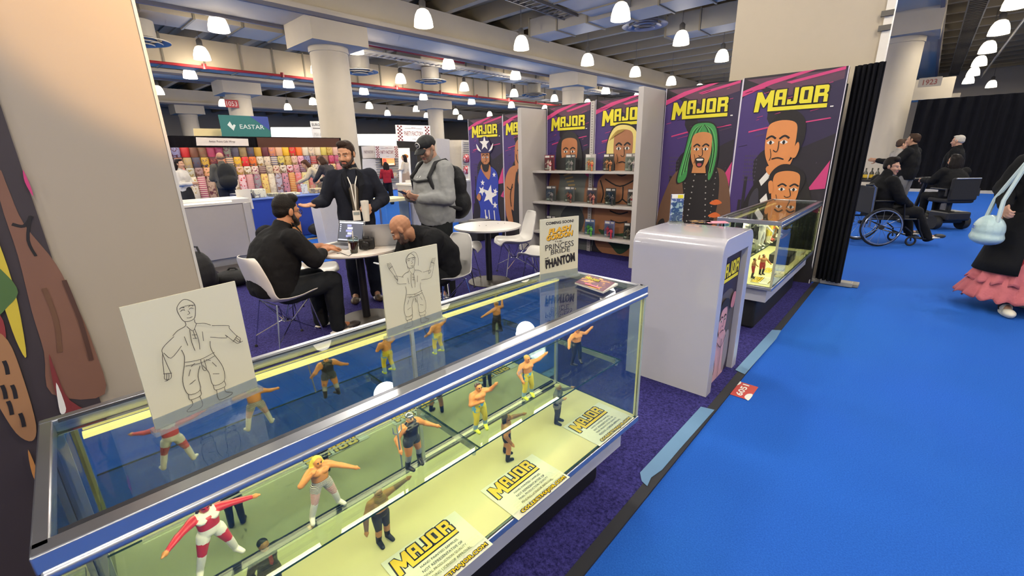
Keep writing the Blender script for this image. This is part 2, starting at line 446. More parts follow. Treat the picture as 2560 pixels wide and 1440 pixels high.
STAND = dict(pelvis=(0, 0, .93), waist=(0, 0, 1.07), chest=(0, .005, 1.27), neck=(0, -.015, 1.44), head=(0, .02, 1.585),
             shR=(.18, -.01, 1.365), elR=(.235, -.02, 1.10), wrR=(.25, .06, .87), shL=(-.18, -.01, 1.365), elL=(-.235, -.02, 1.10), wrL=(-.25, .06, .87),
             hipR=(.092, 0, .9), knR=(.1, .02, .49), anR=(.11, -.02, .085), hipL=(-.092, 0, .9), knL=(-.1, .02, .49), anL=(-.11, -.02, .085),
             toeR=(.13, .15, .03), toeL=(-.13, .15, .03), face=(0, 1, 0), up=(0, 0, 1), fwd=(0, 1, 0))
def torso_secs(J, fat, pad=0., top=True, low=.0):
    pe, wa, ch, nk = (Vector(J[k]) for k in ('pelvis', 'waist', 'chest', 'neck'))
    sx = (Vector(J['shR'])-Vector(J['shL'])).normalized(); hx = (Vector(J['hipR'])-Vector(J['hipL'])).normalized()
    def sec(c, w, d, x, ax): y = Vector(ax).normalized().cross(x).normalized(); return (c, w+pad, d+pad, x, y)
    mx = ((sx+hx)/2).normalized(); sw = (Vector(J['shR'])-Vector(J['shL'])).length/2
    up1 = wa-pe; up2 = ch-wa; up3 = nk-ch
    S = [sec(pe-up1.normalized()*(.06+low), .155+fat*.5, .105+fat*.5, hx, up1), sec(pe, .165+fat*.7, .118+fat*.8, hx, up1), sec(wa, .148+fat*1.1, .105+fat*1.35, mx, up1+up2),
         sec((wa+ch)/2, .158+fat, .115+fat*1.15, mx, up2), sec(ch, .168+fat*.6, .122+fat*.7, sx, up2+up3),
         sec(ch+(nk-ch)*.45, sw*.84, .105+fat*.4, sx, up3), sec(ch+(nk-ch)*.8, sw*.46, .075+fat*.2, sx, up3), sec(nk-up3.normalized()*.005, .066, .06, sx, up3)]
    return S
def human(name, label, loc, rot, J=None, k=1., fat=0., skin='#c99a7c', eye='#3a2a1e', hands=None, seat=False, detail=1., cat='person', group=None,
          top=None, pants=None, shoes='#1a1a1c', hair=None, cap=None, beard=None, skirt=None, extra=None, lod=0):
    """one person: continuous skin body, clothing and hair as its children. Local axes: facing +Y, right hand at +X."""
    Jn = dict(STAND)
    Jn.update(J or {}); J = Jn
    for kk in J: J[kk] = Vector(J[kk])
    T = thing(name, label, cat, loc, rot, group); T.scale = (k, k, k)
    T['kind'] = 'thing'
    sk = M(skin, .5, var=.05, scale=9, spec=.35); lip = M(_mix(skin, '#a5504a', .5), .45)
    fr = frame(J['face'], J['up'])
    # -- skin body
    B = Body(); f = fat
    B.loft(torso_secs(J, f, -.004))
    for s in 'RL':
        sh, el, wr, hp, kn, an, to = (J[q+s] for q in ('sh', 'el', 'wr', 'hip', 'kn', 'an', 'toe'))
        B.limb(sh, el, .052+f*.25, .042+f*.15); B.limb(el, wr, .042+f*.15, .028)
        B.limb(hp, kn, .082+f*.4, .055+f*.2); B.limb(kn, an, .053+f*.2, .038); B.limb(an, to, .035, .03)
    B.limb(J['neck']-Vector((0, 0, .03)), J['head']-fr[2]*.05-fr[1]*.015, .058+f*.1, .056+f*.1)
    parts = [B.mesh('b', .016 if not lod else .022, [sk], 2)]
    H = Body(); head_prims(H, J['head'], fr, 1.); H.limb(J['neck']+(J['head']-J['neck'])*.1, J['head']-fr[2]*.05-fr[1]*.015, .057+f*.1, .055+f*.1)
    parts.append(H.mesh('h', (.0055, .008, .012)[lod], [sk, lip], 1))
    if lod < 2: parts.append(eyes(J['head'], fr, 1., (M('#b9b0a6', .3), M(eye, .2))))
    hands = hands or {}
    for s in 'RL':
        d, n, cu = hands.get(s, ((J['wr'+s]-J['el'+s]).normalized(), Vector((-1 if s == 'R' else 1, 0, 0)), .35))[:3]
        sd = hands.get(s, (0, 0, 0, 1))[3] if s in hands and len(hands[s]) > 3 else None
        d = Vector(d).normalized(); n = Vector(n)
        if sd is None: sd = 1 if s == 'L' else -1
        Hd = Body(); hand_prims(Hd, J['wr'+s], d, n, sd, cu); parts.append(Hd.mesh('hd', (.0045, .006, .009)[lod], [sk], 1))
    body = mesh_obj('body', merge_meshes('body', parts), T)
    vx = (.011, .014, .02)[lod]
    # -- clothing
    if pants:
        B = Body(); S = torso_secs(J, f, .012)
        B.loft(S[:3] if not pants.get('low') else S[:2])
        w = pants.get('w', 0.)
        for s in 'RL':
            hp, kn, an = J['hip'+s], J['kn'+s], J['an'+s]
            B.limb(hp, kn, .092+f*.45, .068+f*.25+w); e = an+(kn-an).normalized()*pants.get('up', .0)-Vector((0, 0, .02)); B.limb(kn, e, .066+f*.25+w, .052+w*1.2)
        mesh_obj('trousers', wrinkle(B.mesh('trousers', vx, [pants['m']], 2), .02), T)
    if skirt: skirt(T, J)
    if shoes:
        for s in 'RL':
            an, to = J['an'+s], J['toe'+s]; d = (to-an); d.z = 0; d = d.normalized(); sm = M(shoes, .5); so = M('#d8d6d0' if shoes != '#1a1a1c' else '#111112', .6)
            B = Body(); g = Vector((0, 0, 1)); base = Vector((an.x, an.y, min(an.z, to.z+.06)))
            B.ell(base+d*.02-g*.025, (.045, .07, .045), frame(d)); B.ell(to-d*.015+g*.012, (.047, .085, .036), frame(d)); B.limb(an, an+g*.02, .045)
            B.cur = 1; B.ell(base+d*.06+Vector((0, 0, to.z-base.z-.012)), (.05, .15, .018), frame((d.x, d.y, 0)))
            mesh_obj('shoe', B.mesh('shoe', vx*.8, [sm, so], 1), T)
    if top:
        B = Body(); p = top.get('pad', .014); S = torso_secs(J, f, p, low=top.get('low', 0.))
        B.loft(S[0 if top.get('low', 0) >= 0 else 1:])
        B.limb(J['neck']-(J['head']-J['neck'])*.25, J['neck']+(J['head']-J['neck'])*top.get('collar', .12), .074+f*.15, .068+f*.12)
        for s in 'RL':
            sh, el, wr = J['sh'+s], J['el'+s], J['wr'+s]; a = .07+f*.3+p*.4; q = top.get('sleeve', 1.)
            B.limb(sh, el if q > .55 else sh+(el-sh)*q*1.8, a, .056+f*.2+p*.5 if q > .55 else a*.96)
            B.limb(J['chest']+(J['neck']-J['chest'])*.7, sh-(J['neck']-J['chest']).normalized()*.012, .062+f*.2, a*.86)
            if q > .55: B.limb(el, el+(wr-el)*(q*1.04-.06), .056+f*.2+p*.5, .041+p*.5)
        mesh_obj(top.get('name', 'shirt'), wrinkle(B.mesh('top', vx, [top['m']], 2), .026), T)
    hc = J['head']; x, fw, u = fr; P = lambda a, b, c: hc+x*a+fw*b+u*c
    if hair:
        hm = M(hair['c'], .6, var=.25, scale=60, bump=.3, bscale=120, spec=.2); B = Body(); st = hair.get('style', 'short')
        if st == 'bald_fringe':
            for s in (-1, 1): B.ell(P(s*.062, -.04, .0), (.024, .05, .035), fr)
            B.ell(P(0, -.075, -.005), (.06, .035, .04), fr)
        else:
            t = hair.get('t', 0.)
            B.ell(P(0, -.026, .042+t*.5), (.083, .096+t*.2, .086+t), fr); B.ell(P(0, -.06, .0), (.074, .056, .06), fr)
            for s in (-1, 1): B.ell(P(s*.068, -.012, .012), (.017, .035, .04), fr)
            B.ell(P(hair.get('part', .01), .03+hair.get('tuft', 0), .1+t), (.06, .052, .028+t), fr)
            for s in (-1, 1): B.limb(P(s*.016, .094, .031), P(s*.05, .074, .031), .0062, .005)
        if st in ('long', 'bob'):
                L = hair.get('len', .3); g = Vector((0, 0, -1))
                for s in (-1, -.5, 0, .5, 1):
                    a = P(s*.07, -.05-.03*(1-abs(s)), .03); m_ = P(s*.085, -.055-.035*(1-abs(s)), -.08); e = m_+g*L-fw*.02
                    B.chain([a, m_, e], [.04, .044, .018])
        mesh_obj('hair', B.mesh('hair', (.007, .01, .014)[lod], [hm], 1), T)
    if beard:
        B = Body(); hm = M(beard, .6, var=.3, scale=80, bump=.4, bscale=150)
        B.ell(P(0, .046, -.094), (.05, .047, .034), fr)
        for s in (-1, 1):
            B.chain([P(s*.07, .004, -.005), P(s*.062, .022, -.05), P(s*.036, .06, -.084)], [.011, .019, .022]); B.limb(P(s*.002, .094, -.046), P(s*.028, .082, -.058), .0075, .0075)
        B.ell(P(0, .082, -.095), (.028, .022, .024), fr)
        mesh_obj('beard', B.mesh('beard', (.0065, .009, .013)[lod], [hm], 1), T)
    if cap:
        B = Body(); cm = M(cap, .7, bump=.1)
        B.ell(P(0, -.012, .055), (.09, .108, .075), fr); B.ell(P(0, -.03, .03), (.087, .092, .045), fr)
        mesh_obj('cap', B.mesh('cap', .007, [cm], 1), T)
        mb = MB(); mb.grid(lambda a, b: P((a-.5)*.16*(1-.25*b*b), .085+.085*b*math.sqrt(max(0, 1-(a*2-1)**2*.75)), .045-.03*b-.05*(a-.5)**2*2), 12, 6, cm)
        mb.build('cap_visor', T, smooth=True, world=False, solid=.004)
    if extra: extra(T, J, fr, P)
    return T
def _mix(a, b, t):
    A = [int(a[i:i+2], 16) for i in (1, 3, 5)]; C = [int(b[i:i+2], 16) for i in (1, 3, 5)]
    return '#%02x%02x%02x' % tuple(int(p+(q-p)*t) for p, q in zip(A, C))
def cloth(c, bump=.5, bscale=9., rough=.85, var=.1): return M(c, rough, var=var, scale=30, bump=bump, bscale=bscale, spec=.2)

# ---------------------------------------------------------------- toy figures (muscular, painted in zones)
def toy_mesh(J, zones, mus=1., vox=.024, hairstyle=None, coat=False):
    """zones: colours for skin, hair, trunks, thigh, shin, boot, chest, upperarm, forearm, hand, face"""
    Jn = dict(STAND); Jn.update(J); J = {k: Vector(v) for k, v in Jn.items()}
    names = ['skin', 'hair', 'trunks', 'thigh', 'shin', 'boot', 'chest', 'upperarm', 'forearm', 'hand', 'face', 'belly', 'eye', 'boottop']
    dflt = dict(hair='skin', trunks='skin', thigh='skin', shin='skin', boot='skin', chest='skin', upperarm='skin', forearm='skin', hand='skin', face='skin', belly='chest', eye='skin', boottop='boot')
    def col(n):
        while n not in zones: n = dflt[n]
        return zones[n]
    mats = []
    for n in names:
        c = col(n); mats.append(c if not isinstance(c, str) else M(c, .38, var=.03))
    Z = {n: i for i, n in enumerate(names)}; B = Body(); fr = frame(J['face'], J['up'])
    pe, wa, ch, nk = J['pelvis'], J['waist'], J['chest'], J['neck']
    S = torso_secs(J, .02*mus)
    B.loft(S[:3], z=Z['trunks']); B.loft(S[2:5], z=Z['belly']); B.loft(S[4:], z=Z['chest'])
    sx = (J['shR']-J['shL']).normalized(); fy = (nk-wa).cross(sx).normalized()*1.
    for s in (-1, 1): B.ell(ch+sx*s*.085+fy*.1+(nk-ch)*.2, (.085*mus, .055*mus, .07), (sx, fy, (nk-ch).normalized()), z=Z['chest'])
    B.limb(nk, J['head']-fr[2]*.05, .075, .07, z=Z['chest'] if coat else Z['skin'])
    for s in 'RL':
        sh, el, wr, hp, kn, an, to = (J[q+s] for q in ('sh', 'el', 'wr', 'hip', 'kn', 'an', 'toe'))
        B.limb(sh, sh+(el-sh)*.3, .092*mus, .088*mus, z=Z['upperarm']); B.limb(sh+(el-sh)*.3, el, .082*mus, .062, z=Z['upperarm']); B.limb(nk-(nk-ch)*.15, sh, .075, .085*mus, z=Z['chest'])
        B.limb(el, wr, .068*mus, .045, z=Z['forearm']); d = (wr-el).normalized(); B.ell(wr+d*.06, (.052, .052, .06), z=Z['hand'])
        B.limb(wr+d*.08, wr+d*.13, .032, .026, z=Z['hand'])
        m_ = hp+(kn-hp)*.25; B.limb(hp, m_, .115*mus, .11*mus, z=Z['trunks']); B.limb(m_, kn, .108*mus, .075, z=Z['thigh'])
        q = kn+(an-kn)*.45; B.limb(kn, q, .076, .072, z=Z['shin']); B.limb(q, an, .072, .06, z=Z['boottop']); B.limb(an, to, .062, .05, z=Z['boot']); B.limb(an, an-Vector((0, 0, .03)), .06, .06, z=Z['boot'])
    x, f, u = fr; P = lambda a, b, c: J['head']+(x*a+f*b+u*c)
    B.ell(P(0, 0, .02), (.09, .105, .112), fr, z=Z['face']); B.ell(P(0, .035, -.06), (.066, .066, .055), fr, z=Z['face']); B.limb(P(0, .095, .0), P(0, .11, -.025), .016, z=Z['face'])
    if 'eye' in zones: B.limb(P(-.045, .085, .018), P(.045, .085, .018), .02, z=Z['eye'])
    if 'beard' in zones:
        Z['beard'] = len(mats); mats.append(M(zones['beard'], .4)); B.ell(P(0, .05, -.085), (.062, .058, .045), fr, z=Z['beard'])
    if hairstyle == 'short': B.ell(P(0, -.025, .055), (.093, .1, .09), fr, z=Z['hair'])
    elif hairstyle == 'long':
        B.ell(P(0, -.03, .05), (.1, .105, .095), fr, z=Z['hair'])
        for s in (-1, 0, 1): B.chain([P(s*.07, -.06, .03), P(s*.1, -.08, -.1), P(s*.08, -.08, -.22)], [.05, .06, .03], z=Z['hair'])
    elif hairstyle == 'horns':
        B.ell(P(0, -.01, .05), (.1, .108, .09), fr, z=Z['hair'])
        for s in (-1, 1): B.chain([P(s*.06, .0, .12), P(s*.13, .02, .17), P(s*.16, .05, .14)], [.035, .025, .012], z=Z['hair']); B.chain([P(s*.08, -.06, 0), P(s*.1, -.06, -.16)], [.05, .03], z=Z['eye'] if 'eye' in zones else Z['hair'])
    elif hairstyle == 'helmet': B.ell(P(0, -.01, .06), (.1, .112, .085), fr, z=Z['hair'])
    if coat:
        for s in 'RL': B.limb(J['pelvis']+(J['hip'+s]-J['pelvis'])*.8, J['hip'+s]-Vector((0, 0, .1)), .12, .125, z=Z['chest'])
    me = B.mesh('figure', vox, mats, 1)
    if 'eye' not in zones and vox < .025:
        mb = MB(); ik = M('#2a1c18', .4)
        for s in (-1, 1): mb.ball(P(s*.034, .098, .012), (.017, .012, .011), ik, 8); mb.tube([P(s*.014, .104, .034), P(s*.055, .09, .036)], .007, ik, 5)
        mb.tube([P(-.026, .094, -.062), P(.026, .094, -.062)], .008, M('#8a3d34', .4), 5)
        e = bpy.data.meshes.new('e'); e.from_pydata(mb.v, [], mb.f)
        for q in mb.mats: e.materials.append(q)
        e.polygons.foreach_set('material_index', mb.m); me = merge_meshes('figure', [me, e])
    return me
# ================================================================ the exhibition hall
WHITE = '#d9d4cb'; BEIGE = '#c6bdad'
cur_blue = carpet('#1f58b8', '#2d6bd0', 160, big=.16)
m = MB(); m.b2((-60, -12, -.1), (14, 52, 0), cur_blue); struct(m, 'floor', world=True)
booth_carpet = carpet('#1b1846', '#443f84', 75, big=.0)
m = MB(); m.b2((-6.45, -3.2, 0), (-.7, 5.9, .008), booth_carpet); struct(m, 'floor_booth_carpet')
m = MB(); m.b2((-.705, -3.2, 0), (-.655, 5.95, .011), M('#1b1b22', .7)); struct(m, 'trim_1')
ceil_m = M('#8d8168', .8, var=.1, scale=2); 
m = MB(); m.b2((-60, -12, 7.3), (14, 52, 7.4), ceil_m)
for i in range(150): y = -11+i*.42; m.b2((-60, y, 7.24), (14, y+.13, 7.3), ceil_m)
struct(m, 'ceiling')
wl = M('#c9c1b3', .8, var=.03)
m = MB(); m.b2((-60, 50, 0), (14, 50.3, 7.4), wl); struct(m, 'wall_back')
m = MB(); m.b2((-60.3, -12, 0), (-60, 52, 7.4), wl); struct(m, 'wall_left')
m = MB(); m.b2((14, -12, 0), (14.3, 52, 7.4), wl); struct(m, 'wall_right')
conc = M('#c8bba3', .75, var=.04, scale=3)
for i, x in enumerate((-43.1, -29.25, -15.4, -1.5)):
    m = MB(); m.b2((x-.9, -12, 5.72), (x+.9, 50, 6.72), conc)
    for s in (-1, 1): m.b2((x+s*1.0-.1, -12, 5.72), (x+s*1.0+.1, 50, 5.86), conc); m.b2((x+s*1.02-.05, -12, 5.62), (x+s*1.02+.05, 50, 5.72), M('#6d6a70', .7))
    struct(m, 'trim_%d_ceiling_beam' % (i+2))
for i in range(26):
    y = 1.0+i*1.9
    m = MB(); m.b2((-60, y-.13, 6.72), (14, y+.13, 7.3), M('#a89a7e', .8, var=.05, scale=2)); struct(m, 'ceiling_joist')
for x, y in ((-15.4, 7.9), (-15.4, 22.1), (-1.35, 21.6), (-29.25, 9.3), (-29.25, 23.2), (-43.1, 9.9), (-29.25, 36), (-43.1, 22.1)):
    m = MB(); m.b2((x-.95, y-.95, 5.02), (x+.95, y+.95, 5.74), conc); m.lathe([(.6, 0), (.6, 4.85), (.63, 4.85), (.63, 5.03)], (x, y, 0), conc, 32)
    if x < -40: m.v = [v for v in m.v]
    tag(m.build('trim_column', smooth=True), kind='structure')
# red stencilled bay numbers on the columns
def colsign(x, y, txt, w=.7):
    F = Flat((x, y, 4.3), (0, 1, 0), (0, 0, 1)); mr = M('#b43a3c', .6)
    F.text(txt, 0, 0, w, .42, mr, bold=.02); return F
F = Flat((-28.63, 8.75, 4.5), (0, 1, 0), (0, 0, 1)); F.poly([(-.36, -.2), (.3, -.2), (.3, .2), (-.36, .2)], M('#a83a3a', .6)); F.text('1053', -.03, 0, .52, .24, M('#d8cfc4', .6))
tag(F.build('column_number_sign'), 'red bay number plate high on the pale far column', 'sign')

# air ducts running along the hall
duct_m = M('#c6b698', .6, var=.08, scale=1.5); dark_gap = M('#4c4843', .9)
def duct(x, z, w, h, y0, y1, label, step=1.35, mat=duct_m, ax='y'):
    m = MB()
    def bb(lo, hi): m.b2(lo, hi, mat) if ax == 'y' else m.b2((lo[1], lo[0], lo[2]), (hi[1], hi[0], hi[2]), mat)
    bb((x-w/2, y0, z), (x+w/2, y1, z+h)); y = y0; mat = M('#8f8570', .6, var=.05)
    while y < y1: bb((x-w/2-.04, y-.03, z-.04), (x+w/2+.04, y+.03, z+h+.04)); y += step
    m.build('air_duct', bevel=.0); o = bpy.data.objects[[o.name for o in bpy.data.objects if o.name.startswith('air_duct')][-1]]
    return o
DU = []
def duct_t(*a, **k):
    o = duct(*a, **k); tag(o, a[6], 'air duct'); DU.append(o)
duct_t(-23.0, 5.2, 1.3, 1.0, -2, 24, 'long beige square duct with flanged seams above the red pipe')
duct_t(-18.3, 5.75, 1.5, .8, -2, 11.5, 'upper beige duct nearest the thick white column')
duct_t(-18.3, 5.6, 1.7, .9, 13.2, 30, 'beige duct beyond the thick white column and its round diffusers')
duct_t(-24.9, 5.9, 1.2, .8, 20, 42, 'far beige duct running toward the distant wall')
duct_t(-8.9, 6.1, 1.5, .55, 6, 14.9, 'wide grey duct overhead beside the ladder cable tray', mat=M('#9d968b', .6, var=.06, scale=1.5))
duct_t(15.6, 6.0, 1.2, .6, -12.6, -5.2, 'cross duct joining the grey overhead duct by the ceiling vent', ax='x', mat=M('#a39c90', .6, var=.06, scale=1.5))
duct_t(19.2, 5.9, 1.1, .7, -8.6, -5.2, 'short grey cross duct nearest the tall white panel', ax='x', mat=M('#a09a8e', .6, var=.06, scale=1.5))
duct_t(-4.4, 6.1, 1.2, .6, 18, 42, 'long grey duct close to the tall white panel at the right', mat=M('#8f887d', .6, var=.06, scale=1.5))
# pipes and cable trays
m = MB(); m.tube([(-22.1, -2, 5.12), (-22.1, 40, 5.12)], .055, M('#a32c2c', .45), 8)
for y in range(0, 38, 3): m.tube([(-22.1, y, 5.05), (-22.1, y, 5.25)], .08, M('#8f2222', .5), 8)
tag(m.build('sprinkler_pipe', smooth=True), 'red sprinkler pipe under the long flanged duct', 'pipe')
m = MB(); m.tube([(-17.1, 9.2, 5.78), (-17.1, 15.5, 5.74)], .05, M('#a32c2c', .45), 8); tag(m.build('sprinkler_pipe', smooth=True), 'short red pipe beyond the thick white column', 'pipe')
def tray(x, z, y0, y1, w, label, mat):
    m = MB()
    for s in (-1, 1): m.b2((x+s*w/2-.02, y0, z), (x+s*w/2+.02, y1, z+.1), mat)
    y = y0
    while y < y1: m.b2((x-w/2, y, z+.01), (x+w/2, y+.035, z+.05), mat); y += .3
    tag(m.build('cable_tray'), label, 'cable tray')
tray(-10.6, 6.25, 4, 15, .6, 'dark ladder cable tray overhead beside the grey duct', M('#77716a', .5, metal=.3))
tray(-17.2, 5.45, 8.9, 30, .5, 'pale ladder cable tray just behind the big concrete beam', M('#bdb7ac', .5))
tray(-15.9, 6.0, -2, 6.6, .5, 'pale ladder cable tray at the upper left near the column capital', M('#bdb7ac', .5))
tray(.35, 6.2, 10, 46, .5, 'dark cable tray beside the row of lamps over the aisle', M('#5b554c', .6))
m = MB(); m.tube([(1.75, 8, 5.9), (1.75, 46, 5.9)], .05, M('#b3aa98', .5), 8); tag(m.build('conduit_pipe', smooth=True), 'pale conduit along the row of lamps over the aisle', 'pipe')
def diffuser(c, r, label, mat):
    T = thing('ceiling_vent', label, 'vent', c)
    m = MB(); m.lathe([(r*.55, .0), (r*.55, .5)], (0, 0, .05), mat, 24); m.build('vent_neck', T, smooth=True, world=False)
    m = MB()
    for i in range(3): q = r*(1-.28*i); m.lathe([(q*.72, .06), (q, 0), (q, -.03), (q*.7, .04)], (0, 0, -.05*i), mat, 28, cap=False)
    m.build('vent_rings', T, smooth=True, world=False)
vm = M('#b4ac9f', .5)
diffuser(atx(900, 178, -18.3), .75, 'round ceiling vent just right of the thick white column', vm); diffuser(atx(1077, 202, -18.3), .75, 'round ceiling vent below the duct, second beyond the thick column', vm)
diffuser(aty(1612, 62, 17.4), .85, 'large round dark ceiling vent beside the overhead lamp', M('#77747c', .45)); diffuser(atx(1335, 236, -18.3), .75, 'small far round ceiling vent over the booth wall', M('#8a8479', .5)); diffuser(atx(352, 102, -18.3), .75, 'round ceiling vent at the edge of the beige wall', vm)

# bell lamps on a regular grid
bell_m = M('#fff4e0', .35, emit=3.2, emitcol='#fff2dc'); bell_in = M('#fffaf0', .4, emit=9., emitcol='#fff6e6')
bell_cap = M('#8b857b', .45, metal=.4)
def make_bell():
    T = thing('bell_lamp', 'x', 'lamp', (0, 0, 0), 0, 'bell lamps hung under the hall ceiling')
    m = MB(); m.lathe([(.09, .47), (.17, .42), (.235, .3), (.275, .15), (.29, 0), (.285, 0), (.268, .15), (.228, .29), (.16, .4), (.08, .45)], (0, 0, 0), bell_m, 24, cap=False); m.build('lamp_shade', T, smooth=True, world=False)
    m = MB(); m.ball((0, 0, .2), (.11, .11, .17), bell_in, 14); m.build('bulb', T, smooth=True, world=False)
    m = MB(); m.lathe([(.05, .72), (.1, .66), (.1, .46)], (0, 0, 0), bell_cap, 16); m.build('socket', T, smooth=True, world=False)
    m = MB(); m.tube([(0, 0, .7), (0, 0, 1.75)], .012, bell_cap, 6); m.build('cord', T, world=False)
    return T
bell0 = make_bell(); LAMPS = []
def grid_y(x): return 13.15 if x in (-7.5, -3.0) else 9.3 if x == -12 else 14.1 if x == -16.6 else 14.8 if x == -21.4 else 15.5
rowname = {1.1: 'over the blue aisle', -3.0: 'over the booth front', -7.5: 'over the seating side', -12: 'before the big beam', -16.6: 'just behind the big beam', -21.4: 'under the long flanged duct', -26.4: 'before the far beam', -33.5: 'beyond the far beam', -38: 'in the farthest bay'}
first = True
ordn = 'nearest second third fourth fifth sixth seventh eighth ninth tenth eleventh twelfth'.split()
for x in (1.1, -3.0, -7.5, -12, -16.6, -21.4, -26.4, -33.5, -38):
    y0 = grid_y(x); ys = sorted(y0+4.5*k for k in range(-5, 8)) if x != 1.1 else [24.95-4.3*k for k in range(6, -1, -1)]+[24.95+4.4*k for k in range(1, 6)]
    n = 0
    for y in ys:
        if y > 47 or y < -5.5 or (x == -3. and y > 6 and y < 48): continue
        if x < -30 and y < 5: continue
        n += 1; dx = 0.06*(y-25) if x == 1.1 and y > 45 else 0
        lab = ('white glowing bell lamp %s, %s of its row' % (rowname[x], ordn[n-1]))
        p = (x+dx, y, 5.28)
        if first: bell0.location = p; bell0['label'] = lab; first = False
        else: dup(bell0, p, label=lab)
        LAMPS.append((x, y))

# world and hall light
w = bpy.data.worlds.new('hall_ambient'); scn.world = w; w.use_nodes = True
w.node_tree.nodes['Background'].inputs[0].default_value = (1, .97, .93, 1); w.node_tree.nodes['Background'].inputs[1].default_value = .35
def lamp(kind, name, loc, energy, color=(1, .93, .82), size=.3, rot=None, **k):
    l = bpy.data.lights.new(name, kind); l.energy = energy; l.color = color
    if kind == 'AREA':
        l.shape = 'RECTANGLE'; l.size = size[0]; l.size_y = size[1]
    else: l.shadow_soft_size = size
    for a, b in k.items(): setattr(l, a, b)
    o = bpy.data.objects.new(name, l); COL.objects.link(o); o.location = loc
    if rot is not None: o.rotation_euler = rot
    return o
EXTRA = [(5.6, y) for y in (-5, -.5, 4, 8.5, 13, 17.5)]+[(10., y) for y in (-3, 3, 9)]+[(1.1, -5.2), (-3., -9.), (-7.5, -9.), (-12., -8.6)]  # added lights without bells, out of view, to brighten the foreground
for x, y in LAMPS+EXTRA:
    if y < 34:
        near = x > -4
        lamp('SPOT', 'hall_light', (x, y, 5.26), 235 if near else 215, (1, .95, .87), size=.26, spot_size=math.radians(172), spot_blend=.35)
        lamp('POINT', 'hall_glow', (x, y, 5.2), 62 if near else 105, (1, .9, .74), size=.26)
# far right: black drape wall across the aisle and the big column's neighbour
blk = M('#17171b', .9, var=.25, scale=6, spec=.1)
m = MB()
m.grid(lambda a, b: Vector((-.55+a*7.5, 20.9+.05*math.sin(a*150), .02+b*2.95)), 220, 1, blk); T = tag(m.build('pipe_drape', solid=.01), 'wide black drape wall across the end of the blue aisle', 'drape')
m = MB(); m.b2((-.3, 20.6, 0), (6.9, 20.75, .09), M('#b5b0aa', .6)); tag(m.build('floor_rail'), 'pale floor rail along the foot of the wide black drape', 'rail')
tall = M('#b5a893', .7, var=.02)
m = MB(); m.b2((-2.0, 6.25, .0), (-.57, 6.33, 4.6), tall); T = m.build('tall_display_panel'); tag(T, 'tall blank beige panel rising behind the purple booth wall', 'panel')
m = MB(); m.b2((-.57, 6.22, 0), (-.5, 6.36, 4.6), M('#ddd6ca', .4)); m.build('edge_post', T)
for z in (2.62, 2.75): m = MB(); m.b2((-.6, 6.2, z), (-.5, 6.225, z+.05), M('#5a544c', .4)); m.build('hinge', T)
# distant steps of ducting over the drape
for i, (px, py) in enumerate(((2330, 225), (2345, 262))):
    c = aty(px, py, 27+i*2); m = MB(); m.box((c.x, c.y, c.z), (1.3, 1.2, .8), conc); tag(m.build('duct_box'), ('upper' if i == 0 else 'lower')+' pale box of ducting beside the right column', 'air duct')
F = Flat(aty(2325, 205, 25.), (1, 0, 0), (0, 0, 1)); F.poly([(-.34, -.17), (.34, -.17), (.34, .17), (-.34, .17)], M('#b9afa2', .7)); F.text('1923', 0, 0, .42, .2, M('#9a5a52', .6), bold=.02); tag(F.build('column_number_sign'), 'red bay number sign beside the right column', 'sign')
